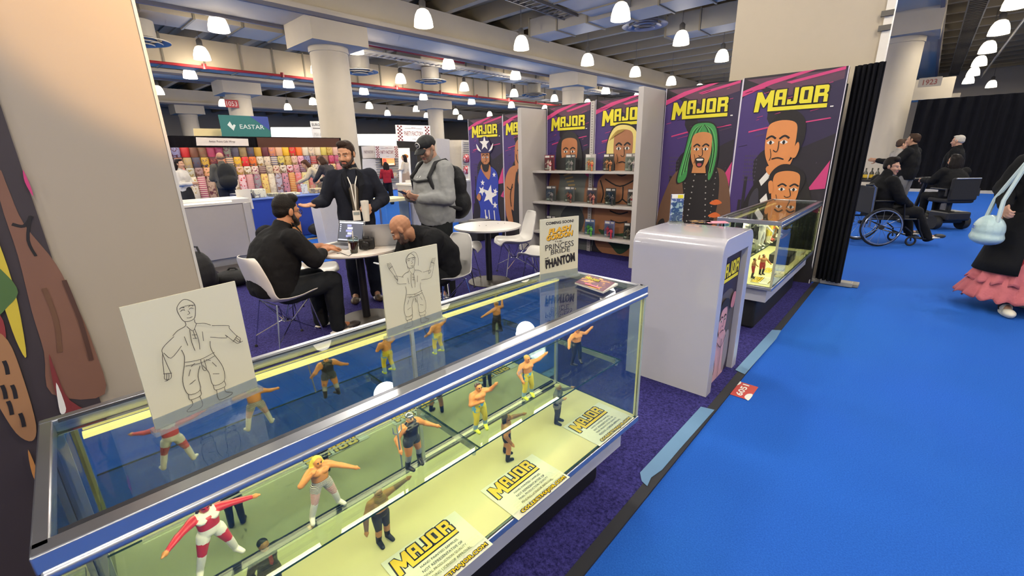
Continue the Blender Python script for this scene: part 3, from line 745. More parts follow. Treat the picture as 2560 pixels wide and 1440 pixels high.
# ================================================================ the booth: printed wall, shelf unit, side wall
INK = M('#1d1718', .6); YEL = M('#e0d22c', .5); SKIN1 = M('#c9854f', .55); SKIN2 = M('#b4744a', .55); SKIN3 = M('#d98a4e', .55)
PUR = M('#432f6b', .55); PURD = M('#2c2140', .55); DRK = M('#241d25', .55); PINK = M('#c63c74', .5); MAUVE = M('#5b3a4c', .55); WHT = M('#e7e2da', .5); GREY = M('#6e6a6c', .5); BROWN = M('#6b4a35', .6)
def back_art(F, W, H, seed):
    rnd = random.Random(seed)
    F.poly([(0, 0), (W, 0), (W, H), (0, H)], DRK)
    F.blob([(0.001, H*.9), (W*.3, H*.9), (W*.3, H*.8), (W*.42, H*.7), (W*.22, H*.6), (W*.26, H*.42), (W*.1, H*.3), (0, H*.2)], PUR, 3)
    F.poly([(W*.4, H*.9), (W, H*.99), (W, H*.72), (W*.7, H*.66), (W*.55, H*.74)], PURD)
    F.poly([(W*.03, H*.99), (W*.98, H*.99), (W*.98, H*.95), (W*.5, H*.9)], MAUVE)
    k = F.lay()
    for i in range(6):     # skyline with lit windows
        x = W*(.06+.04*i); h = H*(.28+.12*((i*7) % 3))
        F.poly([(x, 0), (x+W*.035, 0), (x+W*.035, h), (x, h)], DRK, k)
    k = F.lay()
    for i in range(6):
        for j in range(7): F.poly([(W*(.12+.025*i), H*(.5+.02*j)), (W*(.132+.025*i), H*(.5+.02*j)), (W*(.132+.025*i), H*(.508+.02*j)), (W*(.12+.025*i), H*(.508+.02*j))], M('#4a4150', .6), k)
    k = F.lay()
    F.poly([(.0, H-.2), (W*.3, H-.1), (W*.72, H-.0), (W*.6, H-.0), (W*.25, H-.06), (0, H-.14)], PINK, k)
    F.poly([(W*.45, H-.09), (W*.98, H-.0), (W*.98, H-.03), (W*.5, H-.11)], PINK, k)
    for i in range(26):
        x = rnd.random()*W*.85; y = H*(.66+.32*rnd.random()); L = .03+.12*rnd.random()
        F.poly([(x, y), (min(x+L, W), y+L*.22), (min(x+L, W), y+L*.22+.006), (x+.01, y+.007)], PINK if rnd.random() < .45 else (INK if rnd.random() < .5 else MAUVE), k)
    F.poly([(W*.12, H*.738), (W*.36, H*.758), (W*.35, H*.765), (W*.12, H*.745)], PINK, k)
    F.poly([(W*.62, H*.768), (W*.93, H*.785), (W*.92, H*.79), (W*.62, H*.774)], PINK, k)
    F.poly([(W*.82, H*.46), (W*.99, H*.47), (W*.99, H*.6)], PINK, k); F.poly([(W*.9, H*.36), (W*.99, H*.35), (W*.99, H*.41)], PINK, k)
    for i in range(14):
        x = W*(.5+.45*rnd.random()); y = H*(.3+.35*rnd.random()); F.poly([(x, y), (x+.012, y+.004), (x+.008, y+.014)], M('#4f3f55', .6), k)
def face2d(F, cx, cy, w, h, skin, brow=INK, mouth='line', turn=0., eyesc=WHT):
    """generic drawn face in a box w x h about (cx, cy)"""
    X = lambda a: cx+a*w; Y = lambda b: cy+b*h
    F.blob([(X(-.5), Y(.2)), (X(-.42), Y(.48)), (X(0), Y(.56)), (X(.42), Y(.48)), (X(.5), Y(.2)), (X(.46), Y(-.2)), (X(.26), Y(-.5)), (X(0), Y(-.58)), (X(-.26), Y(-.5)), (X(-.46), Y(-.2))], skin)
    k = F.lay()
    for s in (-1, 1):
        e = s*.22+turn*.1
        F.blob([(X(e-.13), Y(.05)), (X(e), Y(.1)), (X(e+.13), Y(.05)), (X(e), Y(.01))], eyesc, 4, k)
        F.line([(X(e-.16), Y(.13)), (X(e), Y(.2)), (X(e+.16), Y(.14))], .045*h, brow, k+1 if False else F.lay())
        F.blob([(X(e-.05), Y(.05)), (X(e), Y(.1)), (X(e+.05), Y(.05)), (X(e), Y(.0))], INK, 4)
    F.line([(X(.06+turn*.1), Y(.08)), (X(.1+turn*.14), Y(-.12)), (X(.0+turn*.1), Y(-.17)), (X(-.09+turn*.1), Y(-.13))], .02*h, INK)
    if mouth == 'open':
        F.blob([(X(-.2), Y(-.22)), (X(.2), Y(-.22)), (X(.16), Y(-.44)), (X(0), Y(-.5)), (X(-.16), Y(-.44))], INK); F.blob([(X(-.15), Y(-.24)), (X(.15), Y(-.24)), (X(.12), Y(-.29)), (X(-.12), Y(-.29))], WHT)
        F.blob([(X(-.1), Y(-.38)), (X(.1), Y(-.38)), (X(.08), Y(-.46)), (X(-.08), Y(-.46))], M('#b0494d', .5))
    else: F.line([(X(-.2), Y(-.34)), (X(0), Y(-.31)), (X(.2), Y(-.35))], .03*h, INK)
    F.line([(X(-.3), Y(-.1)), (X(-.24), Y(-.26)), (X(-.28), Y(-.38))], .014*h, INK)
def panel(name, label, x0, x1, H, seed, art, lw=.72, lx=.14, ly=None):
    W = x1-x0; T = thing(name, label, 'banner', ((x0+x1)/2, 5.87, .008), 0, 'printed booth wall panels')
    m = MB(); m.b2((x0+.003, 5.862, .008), (x1-.003, 5.895, H), DRK); m.build('panel_board', T)
    m = MB()
    for x in (x0+.004, x1-.004): m.b2((x-.004, 5.856, .008), (x+.004, 5.87, H), M('#cfc8d2', .4))
    m.build('edge_strip', T)
    F = Flat((x0+.008, 5.861, .008), (1, 0, 0), (0, 0, 1)); W -= .016; H -= .008
    back_art(F, W, H, seed); F.build('printed_background', T, label='purple and black city print with pink streaks')
    o = F.k
    F = Flat((x0+.008, 5.861-o*.0006, .008), (1, 0, 0), (0, 0, 1)); ly = ly or H*.83
    logo(F, W*lx, ly, W*lw, YEL, INK, .045); F.poly([(W*.9, ly-.0), (W*.93, ly), (W*.93, ly+.012), (W*.9, ly+.012)], WHT); F.build('logo_lettering', T, label='yellow block lettering')
    F2 = Flat((x0+.008, 5.861-(o+F.k)*.0006, .008), (1, 0, 0), (0, 0, 1)); art(F2, W, H); F2.build('printed_figure', T)
    return T
def art_green(F, W, H):
    G = M('#3f8f4a', .5); G2 = M('#6cbf6a', .5); TAN = M('#6d4d38', .6)
    F.blob([(.0, .62), (.06, .9), (.2, 1.22), (.42, 1.3), (.75, 1.28), (.86, 1.15), (.93, .85), (.96, .5), (.93, .2), (.8, 0), (.1, 0), (0, .2)], TAN)
    F.blob([(.3, 1.27), (.34, .9), (.36, .5), (.3, .2), (.72, .2), (.74, .55), (.78, .9), (.73, 1.27), (.52, 1.34)], INK)
    k = F.lay()
    for i in range(14):
        for s in (-1, 1): F.blob([(.53+s*(.07+.006*i)+a*.01, 1.2-.075*i+b*.01) for a, b in ((1, 0), (0, 1), (-1, 0), (0, -1))], M('#a9a39c', .4), 2, k); F.blob([(.53+s*(.19-.002*i)+a*.008, 1.23-.07*i+b*.008) for a, b in ((1, 0), (0, 1), (-1, 0), (0, -1))], M('#8d8780', .4), 2, k)
    for i in range(3): F.blob([(.68, .85-.16*i), (.76, .9-.16*i), (.83, .86-.16*i), (.75, .83-.16*i)], M('#d9692f', .5), 4)
    F.blob([(.02, .55), (.1, .6), (.12, .4), (.05, .3), (.0, .36)], INK); F.line([(.03, .5), (.08, .44), (.03, .4), (.1, .36)], .012, M('#b98960', .5))
    F.blob([(.35, .45), (.5, .58), (.66, .45), (.62, .3), (.5, .36), (.38, .3)], SKIN1); F.line([(.42, .42), (.5, .53), (.58, .42)], .015, INK)
    F.blob([(.22, 1.12), (.3, 1.5), (.36, 1.78), (.5, 1.84), (.66, 1.78), (.72, 1.5), (.7, 1.2), (.62, 1.12), (.56, 1.5), (.4, 1.5), (.38, 1.2), (.3, 1.1)], INK)
    F.blob([(.24, 1.13), (.31, 1.5), (.37, 1.77), (.5, 1.82), (.65, 1.77), (.705, 1.5), (.68, 1.22), (.63, 1.15), (.6, 1.5), (.38, 1.5), (.36, 1.2), (.31, 1.11)], G)
    for i in range(5): F.line([(.27+.02*i, 1.17+.02*i), (.335+.012*i, 1.5), (.39+.02*i, 1.73), (.49+.004*i, 1.8)], .007, INK if i % 2 else G2)
    for i in range(4): F.line([(.66-.012*i, 1.22), (.685-.014*i, 1.5), (.63-.02*i, 1.72), (.52, 1.8)], .007, INK if i % 2 else G2)
    F.poly([(.42, 1.22), (.6, 1.22), (.57, 1.38), (.44, 1.38)], SKIN1)
    face2d(F, .51, 1.49, .25, .4, SKIN1, mouth='open')
def art_pair(F, W, H):
    """two drawn men in dark jackets, generic"""
    F.blob([(.06, .0), (.1, .6), (.25, 1.1), (.45, 1.28), (.72, 1.22), (.86, .9), (.92, .4), (.92, 0)], INK)
    F.blob([(.5, 1.2), (.66, 1.22), (.7, 1.1), (.6, 1.05)], M('#3c3a40', .5)); F.blob([(.22, .9), (.3, 1.05), (.33, .7), (.26, .5)], M('#3a3640', .5))
    F.poly([(.3, 1.14), (.39, 1.27), (.42, 1.2), (.33, 1.08)], WHT)
    F.blob([(.32, 1.66), (.38, 1.84), (.54, 1.9), (.67, 1.78), (.68, 1.55), (.58, 1.4), (.4, 1.5)], INK)
    F.blob([(.36, 1.3), (.58, 1.36), (.62, 1.5), (.58, 1.3), (.42, 1.2)], SKIN3); face2d(F, .46, 1.54, .3, .46, SKIN3, turn=-1)
    F.blob([(.58, 1.42), (.63, 1.56), (.655, 1.5), (.63, 1.4)], SKIN3)
    F.blob([(.4, 1.18), (.5, 1.32), (.66, 1.3), (.76, 1.18), (.7, 1.0), (.5, .98)], INK)
    F.blob([(.4, .9), (.44, .74), (.6, .72), (.62, .9)], SKIN3); face2d(F, .58, 1.03, .27, .4, SKIN3, turn=1)
    F.blob([(.43, 1.0), (.405, 1.12), (.44, 1.14), (.465, 1.04)], SKIN3)
    F.poly([(.34, .92), (.4, 1.0), (.46, .8), (.4, .74)], WHT)
    F.blob([(.38, .5), (.36, .72), (.48, .8), (.62, .78), (.7, .62), (.62, .48)], SKIN3)
    for i in range(4): F.line([(.44+.06*i, .52), (.47+.06*i, .62), (.45+.06*i, .72)], .014, INK)
def art_blond(F, W, H):
    B = M('#e3cf7a', .5); S = M('#a8714d', .55)
    F.blob([(.02, .3), (.06, .9), (.1, 1.12), (.3, 1.22), (.62, 1.22), (.85, 1.14), (.92, .9), (.93, .2), (.75, .0), (.2, .0)], S)
    for p in ([(.2, 1.12), (.45, 1.02), (.72, 1.14)], [(.5, 1.02), (.5, .86), (.46, .8)], [(.2, .84), (.4, .78), (.5, .84)], [(.5, .84), (.62, .78), (.8, .84)], [(.3, .66), (.46, .62), (.6, .66)], [(.32, .52), (.46, .49), (.6, .52)], [(.12, 1.1), (.18, .9), (.12, .7)], [(.2, .36), (.45, .3), (.8, .36)]): F.line(p, .02, INK)
    F.blob([(.12, .36), (.4, .32), (.8, .38), (.68, .16), (.5, .02), (.34, .14)], M('#27442c', .6))
    F.blob([(.22, 1.3), (.2, 1.6), (.3, 1.84), (.48, 1.88), (.66, 1.8), (.72, 1.55), (.68, 1.3), (.6, 1.45), (.34, 1.45)], INK); F.blob([(.23, 1.33), (.215, 1.6), (.31, 1.82), (.48, 1.86), (.65, 1.78), (.705, 1.55), (.67, 1.34), (.6, 1.48), (.34, 1.48)], B)
    F.poly([(.36, 1.16), (.58, 1.16), (.58, 1.36), (.36, 1.36)], S); F.line([(.34, 1.22), (.47, 1.17), (.6, 1.22)], .02, INK)
    face2d(F, .47, 1.52, .3, .5, S)
    for i in range(6): F.line([(.25+.02*i, 1.66+.015*i), (.36+.02*i, 1.78), (.48, 1.8)], .008, M('#a8893c', .5))
def art_mask(F, W, H):
    S = M('#8f6246', .55); G = M('#6f716b', .55)
    F.blob([(.05, .1), (.08, .8), (.2, 1.2), (.6, 1.22), (.82, 1.1), (.9, .7), (.86, .0), (.1, .0)], G)
    F.blob([(.02, .8), (.1, 1.22), (.26, 1.2), (.2, .85)], S); F.blob([(.72, .3), (.76, 1.1), (.9, 1.0), (.92, .5)], S)
    for i in range(5): F.line([(.34+.03*i, 1.16-.05*i), (.5+.02*i, 1.2-.06*i)], .022, M('#b89a62', .5))
    F.blob([(.3, .55), (.55, .75), (.75, .5), (.6, .2), (.35, .3)], M('#3c4142', .5))
    F.blob([(.22, 1.2), (.2, 1.6), (.4, 1.82), (.62, 1.7), (.68, 1.3), (.45, 1.2)], M('#2d2a2b', .6))
    face2d(F, .44, 1.5, .3, .4, SKIN2)
    F.blob([(.28, 1.42), (.6, 1.42), (.58, 1.25), (.44, 1.2), (.3, 1.26)], M('#2d2a2b', .6))
def art_singlet(F, W, H):
    S = SKIN2
    F.blob([(.02, .5), (-.0+.01, 1.0), (.12, 1.25), (.3, 1.32), (.44, 1.3), (.44, .1), (.36, .1), (.3, .4), (.16, .55), (.2, .3), (.1, .3)], S)
    F.blob([(.22, .2), (.24, .9), (.3, 1.22), (.34, 1.0), (.44, .85), (.44, .1)], M('#232326', .6)); F.line([(.3, .95), (.32, 1.15), (.36, 1.32)], .03, INK)
    F.blob([(.28, 1.3), (.27, 1.6), (.32, 1.72), (.44, 1.75), (.44, 1.3)], S)
    for p in ([(.33, 1.56), (.38, 1.58), (.43, 1.56)], [(.36, 1.4), (.4, 1.39), (.44, 1.4)], [(.3, 1.5), (.31, 1.42), (.36, 1.33)], [(.06, .95), (.14, .9), (.2, .95)], [(.16, .6), (.14, .8), (.2, 1.0)]): F.line(p, .016, INK)
def art_robe(F, W, H):
    BL = M('#2f3f9e', .5)
    F.blob([(.22, 0), (.24, .5), (.14, .8), (.2, 1.1), (.34, 1.3), (.6, 1.28), (.74, 1.1), (.72, .6), (.78, .0)], BL)
    k = F.lay()
    def star(x, y, r, rot=0):
        F.poly([(x+(r if i % 2 == 0 else r*.42)*math.sin(rot+i*PI/5), y+(r if i % 2 == 0 else r*.42)*math.cos(rot+i*PI/5)) for i in range(10)], WHT, k)
    star(.33, 1.0, .06); star(.5, .78, .2, .25); star(.3, .85, .1, .5); star(.64, 1.15, .05); star(.66, .85, .07, .3); star(.64, .6, .07); star(.4, .35, .05)
    for x in (.38, .48, .62): F.line([(x, .0), (x+.01, .25), (x-.01, .5)], .022, WHT)
    F.blob([(.3, 1.26), (.5, 1.06), (.56, 1.28), (.48, 1.36), (.36, 1.36)], SKIN2)
    face2d(F, .43, 1.44, .22, .36, SKIN2); F.blob([(.33, 1.38), (.36, 1.24), (.43, 1.2), (.5, 1.24), (.53, 1.38), (.48, 1.34), (.38, 1.34)], INK)
    F.blob([(.3, 1.54), (.56, 1.54), (.6, 1.6), (.52, 1.8), (.34, 1.8), (.26, 1.6)], M('#2b2350', .5))
    for s in (-1, 1): F.blob([(.43+s*.1, 1.56), (.43+s*.19, 1.6), (.43+s*.22, 1.7), (.43+s*.15, 1.62)], WHT, 4)
    k = F.lay(); star(.43, 1.7, .13)
    F.blob([(.16, .72), (.22, .8), (.28, .74), (.24, .66)], SKIN2)
panel('wall_banner', 'purple banner at the right end with two men in dark jackets', -1.716, -.735, 2.285, 1, art_pair, lw=.72, lx=.15, ly=1.9)
panel('wall_banner', 'purple banner with a shouting green-haired woman in black', -2.63, -1.716, 2.27, 2, art_green, lw=.76, lx=.1, ly=1.88)
panel('wall_banner', 'purple banner with a blond bare-chested man behind the shelves', -3.68, -2.70, 2.235, 3, art_blond, lw=.72, lx=.11, ly=1.86)
panel('wall_banner', 'purple banner with a hooded dark face behind the shelves', -4.575, -3.75, 2.215, 4, art_mask, lw=.78, lx=.1, ly=1.84)
panel('wall_banner', 'purple banner with a muscular man in a black singlet', -5.545, -4.67, 2.175, 5, art_singlet, lw=.74, lx=.07, ly=1.82)
panel('wall_banner', 'purple banner at the far left with a blue starred robe', -6.44, -5.55, 2.15, 6, art_robe, lw=.76, lx=.1, ly=1.81)
m = MB(); m.b2((-6.44, 5.9, .0), (-.73, 5.93, 2.12), M('#131316', .9)); m.grid(lambda a, b: Vector((-6.44+a*5.7, 5.93, 2.1+b*(.06+.12*a))), 60, 1, M('#131316', .9))
tag(m.build('backing_drape', solid=.01), 'black backing drape behind the purple banners', 'drape')

# black side drape, its pole and foot
m = MB(); m.grid(lambda a, b: Vector((-.70+a*.24, 5.99+.022*math.sin(a*34)-.1*a, .05+b*2.24)), 60, 1, blk)
tag(m.build('side_drape', solid=.012), 'narrow black drape hanging at the right end of the banners', 'drape')
m = MB(); m.box((-.55, 6.06, .02), (.5, .16, .035), M('#8d8880', .5)); m.box((-.5, 6.0, .03), (.3, .1, .05), M('#a09b93', .5)); tag(m.build('drape_base_plate', bevel=.006), 'flat grey base plate under the narrow black drape', 'base plate')

# shelf unit
SH = M('#b9b2ac', .5, var=.02)
T = thing('shelf_unit', 'white open shelf unit with three shelves of boxed figures', 'shelf', (-3.65, 5.55, .008))
for a, b, h in ((-4.66, -4.585, 2.17), (-2.705, -2.635, 2.25)):
    m = MB(); m.b2((a, 5.25, .008), (b, 5.853, h), SH); m.build('upright', T, bevel=.004)
m = MB()
m.b2((-3.745, 5.83, .008), (-3.683, 5.853, 2.22), SH)
for i in range(60): m.b2((-3.725, 5.827, .06+i*.036), (-3.703, 5.83, .078+i*.036), M('#8f8a86', .6))
m.build('slotted_rail', T)
SHZ = (1.25, .775, .3)
for z in SHZ: m = MB(); m.b2((-4.585, 5.5, z-.032), (-2.705, 5.85, z), SH); m.build('shelf_board', T, bevel=.003)

# near side wall with its printed panel
SW = M('#a99c8b', .75, var=.02, scale=2)
m = MB(); m.b2((-1.83, -2.2, .008), (-1.79, .335, 3.2), SW); struct(m, 'wall_side_panel')
m = MB(); m.b2((-1.832, .335, .008), (-1.788, .343, 3.2), M('#d4cdc2', .35, metal=.2)); struct(m, 'trim_9_edge')
T = thing('wall_poster', 'dark printed poster with a large bare arm beside the display case', 'poster', (-1.78, -.8, .01))
m = MB(); m.b2((-1.79, -2.2, .01), (-1.78, .008, 2.7), M('#3a3134', .6)); m.build('poster_board', T)
F = Flat((-1.779, -2.2, .3), (0, 1, 0), (0, 0, 1)); W = 2.2
def AP(px, py): p = atx(px, py, -1.779); return (p.y+2.2, p.z-.3)
def apoly(pts, mat, n=4): F.blob([AP(*p) for p in pts], mat, n)
AS = M('#7d5746', .6); AS2 = M('#a0744f', .6)
apoly([(0, 425), (20, 470), (60, 560), (140, 660), (190, 760), (232, 860), (262, 985), (130, 985), (110, 880), (80, 780), (45, 640), (0, 500)], AS)
F.line([AP(*p) for p in ((30, 560), (60, 565), (80, 540))], .008, INK); F.line([AP(*p) for p in ((75, 540), (70, 600), (90, 640))], .006, INK)
F.line([AP(*p) for p in ((110, 720), (140, 800), (150, 880))], .01, BROWN); F.line([AP(*p) for p in ((160, 700), (200, 800), (228, 900))], .01, M('#4f3328', .6))
apoly([(58, 425), (78, 470), (82, 490), (62, 455)], PINK); apoly([(122, 885), (140, 930), (175, 1000), (260, 1050), (190, 1080), (140, 985)], M('#7c3030', .6)); apoly([(140, 955), (165, 1020), (150, 1030)], WHT)
apoly([(-30, 560), (10, 640), (45, 760), (66, 890), (40, 850), (0, 740), (-30, 700)], M('#c9b23a', .6)); apoly([(-30, 660), (20, 690), (45, 730), (20, 765), (-20, 790)], M('#4d6b3a', .6), 3); apoly([(-30, 770), (8, 800), (12, 870), (-30, 900)], M('#8b3434', .6))
apoly([(-30, 830), (20, 850), (60, 950), (90, 1060), (80, 1100), (40, 1080), (-10, 1000), (-30, 950)], AS2)
for p in ((10, 900), (30, 960), (20, 1000), (50, 1030), (5, 960)): F.line([AP(*p), AP(p[0]+6, p[1]+14), AP(p[0]+10, p[1]+34)], .008, INK)
apoly([(70, 1120), (95, 1180), (105, 1230), (80, 1180)], M('#c08448', .6)); F.build('printed_figure', T)

# floor tape, booth number sticker
TP = M('#5e84a8', .6)
def tape(pts, label):
    m = MB(); m.prism([(x, y, .0125) for x, y in pts], (0, 0, .0012), TP); tag(m.build('floor_tape'), label, 'tape')
def fz(*pts): return [tuple(atz(px, py, .012)[:2]) for px, py in pts]
tape(fz((1600, 1182), (1640, 1139), (1752, 1017), (1786, 1025), (1700, 1122), (1655, 1175), (1628, 1194), (1618, 1216), (1604, 1203)), 'pale blue tape strip with a torn end on the carpet edge, nearest the display case')
tape(fz((1838, 925), (1930, 825), (1953, 826), (1940, 848), (1862, 936)), 'pale blue tape strip on the carpet edge behind the number sticker')
T = thing('floor_sticker', 'red booth number sticker lying on the blue carpet', 'sticker', atz(1855, 972, 0))
q = [atz(*p, .002) for p in ((1838, 948), (1896, 968), (1872, 1001), (1814, 983))]
U = q[1]-q[2]; V_ = q[3]-q[2]
ux = U.length; vy = V_.length; U.normalize(); V_ = (V_-U*V_.dot(U)).normalized()
O = q[2]; F = Flat(O, U, V_)
F.poly([(0, 0), (ux, 0), (ux, vy), (0, vy)], M('#c23b39', .45)); F.blob([(.0, 0), (ux*.42, 0), (ux*.36, vy*.2), (ux*.12, vy*.24), (0, vy*.1)], WHT, 3); F.blob([(ux*.62, vy), (ux, vy), (ux, vy*.78), (ux*.85, vy*.74), (ux*.66, vy*.84)], WHT, 3)
F.text('6051', ux*.5, vy*.5, ux*.82, vy*.3, WHT, bold=.03); F.build('printed_number', T)
# warm spotlight clipping the upper edge of the side wall
sp = Vector((-1.1, .95, 2.55)); tg = Vector((-1.79, .79, 2.37))
lamp('SPOT', 'warm_spotlight', sp, 135, (1, .58, .22), .02, (tg-sp).to_track_quat('-Z', 'Y').to_euler(), spot_size=math.radians(84), spot_blend=.1)
# ================================================================ display cases, pedestal, figures
ALU = M('#b9bcc4', .28, metal=.9, var=.03); ALUD = M('#5b5e66', .35, metal=.8); GL = glass('#eef5f1', 1.0, name='case_glass'); GLT = glass('#eaf2f2', 1.3, name='top_glass'); EDGE = M('#2f4a3d', .2, var=.1)
MIRR = M('#dfe3e2', .03, metal=1., var=.01); CREAM = M('#e6d9a6', .55, var=.03); BASEG = M('#b7b5ba', .5, var=.03); KICK = M('#0f0f12', .6); LED = M('#f4e6a0', .4, emit=1.6, emitcol='#ffe27a')
ACR = acrylic()
def pane(m, lo, hi, mat, edge=EDGE):
    """a thin glass pane: clear faces, dark green edges"""
    lo, hi = Vector(lo), Vector(hi); d = hi-lo; ax = min(range(3), key=lambda i: abs(d[i]))
    n = len(m.v); m.b2(lo, hi, mat); k = m.mi(edge)
    for i in range(len(m.f)-6, len(m.f)):
        pts = [m.v[j] for j in m.f[i]]
        if max(p[ax] for p in pts)-min(p[ax] for p in pts) > 1e-6: m.m[i] = k
    return m
def showcase(name, label, loc, rot, L, D, zb, zt, zs, shelf_split, shelf_x, led=1.):
    """glass showcase; local x from 0 (front) to -D (mirror doors), y from -L to 0"""
    T = thing(name, label, 'display case', loc, rot); K = dict(parent=T, world=False)
    m = MB(); m.b2((-D+.1, -L+.13, 0), (-.12, -.13, zb-.15), KICK); m.build('kick_base', **K, bevel=.02)
    m = MB(); m.b2((-D+.03, -L+.06, zb-.15), (-.045, -.07, zb-.03), BASEG); m.build('base_plinth', **K)
    m = MB(); m.b2((-D+.012, -L+.012, zb-.02), (-.014, -.012, zb), CREAM); m.build('deck', **K)
    r = .034; m = MB()
    for z0, z1 in ((zb-.03, zb-.004), (zt-r, zt)):
        m.b2((-r if z0 > zb else -.018, -L, z0), (0, 0, z1), ALU); m.b2((-D, -L, z0), (-D+.022, 0, z1), ALU)
        m.b2((-D+.02, -L, z0), (-.018, -L+.022, z1), ALU); m.b2((-D+.02, -.02, z0), (-.018, 0, z1), ALU)
    m.tube([(-.006, -L+.005, zt-r-.005), (-.006, -.005, zt-r-.005)], .012, ALU, 10)
    m.build('metal_frame', **K, bevel=.003, smooth=True)
    m = MB(); m.b2((-r-.012, -L+.03, zt-.006), (-r, -.025, zt-.001), ALUD); m.b2((-D+.022, -L+.03, zt-.006), (-D+.03, -.025, zt-.001), ALUD); m.build('rubber_seal', **K)
    for x, y in ((-.012, -L+.012), (-.012, -.012), (-D+.012, -L+.012), (-D+.012, -.012)):
        m = MB(); m.b2((x-.008, y-.008, zb), (x+.008, y+.008, zt-r), M('#d9d6a8', .3, metal=.5) if x > -.1 else ALU); m.build('corner_post', **K)
    for nm, lo, hi in (('top_pane', (-D+.02, -L+.02, zt-.012), (-r+.004, -.018, zt-.004)), ('front_pane', (-.012, -L+.02, zb), (-.006, -.02, zt-r)), ('end_pane', (-D+.02, -.012, zb), (-.02, -.006, zt-r)), ('end_pane', (-D+.02, -L+.006, zb), (-.02, -L+.012, zt-r))):
        pane(MB(), lo, hi, GLT if nm == 'top_pane' else GL).build(nm, **K) if False else None
        mm = MB(); pane(mm, lo, hi, GLT if nm == 'top_pane' else GL); mm.build(nm, **K)
    for i, (a, b, x) in enumerate(((-L+.02, -L*.48, -D+.032), (-L*.52, -.02, -D+.022))):
        m = MB(); m.b2((x-.004, a, zb), (x, b, zt-r), MIRR); o = m.build('mirror_door', **K)
        m = MB(); m.b2((x, a, zb), (x+.006, a+.012, zt-r), ALU); m.b2((x, b-.012, zb), (x+.006, b, zt-r), ALU); q = m.build('door_trim', parent=o, world=False)
    m = MB()
    for x in (-D+.034, -D+.044): m.b2((x, -L+.03, zb), (x+.004, -.03, zb+.008), ALUD if x < -D+.05 else ALU)
    m.build('door_track', **K)
    ys = [-L+.03]+shelf_split+[-.03]
    for a, b in zip(ys[:-1], ys[1:]):
        m = MB(); pane(m, (-D+.06, a+.001, zs-.006), (shelf_x, b-.001, zs), GL); o = m.build('glass_shelf', **K)
        m = MB()
        for x in (-D+.1, shelf_x-.02): m.lathe([(.006, -.03), (.01, -.006)], (x, b-.01, zs-.002), ACR, 10)
        m.build('shelf_clip', parent=o, world=False)
    for y in ys[1:]:
        m = MB(); m.b2((-D+.04, y-.003, zs-.03), (shelf_x-.03, y+.003, zs-.007), ALU); m.build('shelf_bracket', **K)
    m = MB(); m.b2((-D+.045, -L+.06, zt-r-.012), (-D+.065, -.06, zt-r-.002), LED); m.build('light_strip', **K)
    for x, e in ((-D+.085, 5.0*led), (-.05, 3.2*led)):
        l = lamp('AREA', 'case_light', (0, 0, 0), e*1.6, (1, .86, .46), (L-.15, .03)); l.parent = T; l.location = (x, -L/2, zt-r-.016); l.rotation_euler = (0, 0, PI/2)
    return T
CL, CD = 1.77, .49; CR = math.radians(-2.43)
showcase('display_case', 'long glass display case in the foreground lit yellow inside', (-.755, 1.652, .008), CR, CL, CD, .345, .962, .606, [-.87], -.088)
showcase('display_case', 'second glass display case behind the white pedestal', (-.725, 5.66, .008), 0, 1.8, .48, .425, .957, .69, [-.9], -.16, led=1.4)

# toy figures -----------------------------------------------------------------
SKT = '#d28a4a'; toys = []
def toy(label, mesh, loc, rot, h, extra=None, group=None, name='action_figure'):
    T = thing(name, label, 'figurine', loc, rot, group); s = h/1.7; T.scale = (s*1.22, s*1.22, s)
    mesh_obj('figure_body', mesh, T)
    if extra: extra(T)
    return T
fl = lambda c, r=.4: M(c, r)
FX = -PI/2+CR
STRIPE = pattern('#e9e4da', '#3a2b30', 'stripe', 9.); STRIPER = pattern('#e9e4da', '#b03038', 'stripe', 9.)
WIDE = dict(hipR=(.11, 0, .9), hipL=(-.11, 0, .9), knR=(.22, .05, .48), knL=(-.22, .05, .48), anR=(.3, 0, .085), anL=(-.3, 0, .085), toeR=(.36, .14, .03), toeL=(-.36, .14, .03))
SHZ0 = .614; DKZ = .353
toy('masked red and white figure with arms spread on the glass shelf', toy_mesh(dict(WIDE, elR=(.46, .1, 1.3), wrR=(.66, .25, 1.27), elL=(-.46, .1, 1.34), wrL=(-.68, .25, 1.36)), dict(skin='#d28a4a', hair='#c2263c', eye='#2a2024', chest='#e8e2d8', belly='#c23240', trunks='#e8e2d8', thigh='#c23240', shin='#e8e2d8', boot='#e8e2d8', upperarm='#c92c3a', forearm='#c92c3a', face='#c2263c'), 1.05, .02, 'horns'), atz(548, 1405, SHZ0), FX+.15, .172)
toy('blond bare-chested figure in white striped tights on the glass shelf', toy_mesh(dict(WIDE, elR=(.44, .12, 1.27), wrR=(.24, .22, 1.5), elL=(-.42, .1, 1.2), wrL=(-.62, .28, 1.08)), dict(skin=SKT, hair='#e8cf4a', beard='#b5762e', trunks=STRIPE, thigh=STRIPER, shin='#e6e2da', boottop='#e6e2da', boot='#e9e6df'), 1.05, .02, 'long'), atz(815, 1278, SHZ0), FX+.1, .168)
def trident(T):
    m = MB(); G = M('#b9bcbd', .3, metal=.8); m.tube([(.4, .12, .3), (.47, .2, 1.5)], .02, G, 8)
    for s in (-1, 0, 1): m.tube([(.47, .2, 1.45), (.47+s*.1, .2, 1.55), (.47+s*.11, .2, 1.75)], [.018, .018, .006], G, 6)
    m.build('trident', T, world=False, smooth=True, label='silver trident')
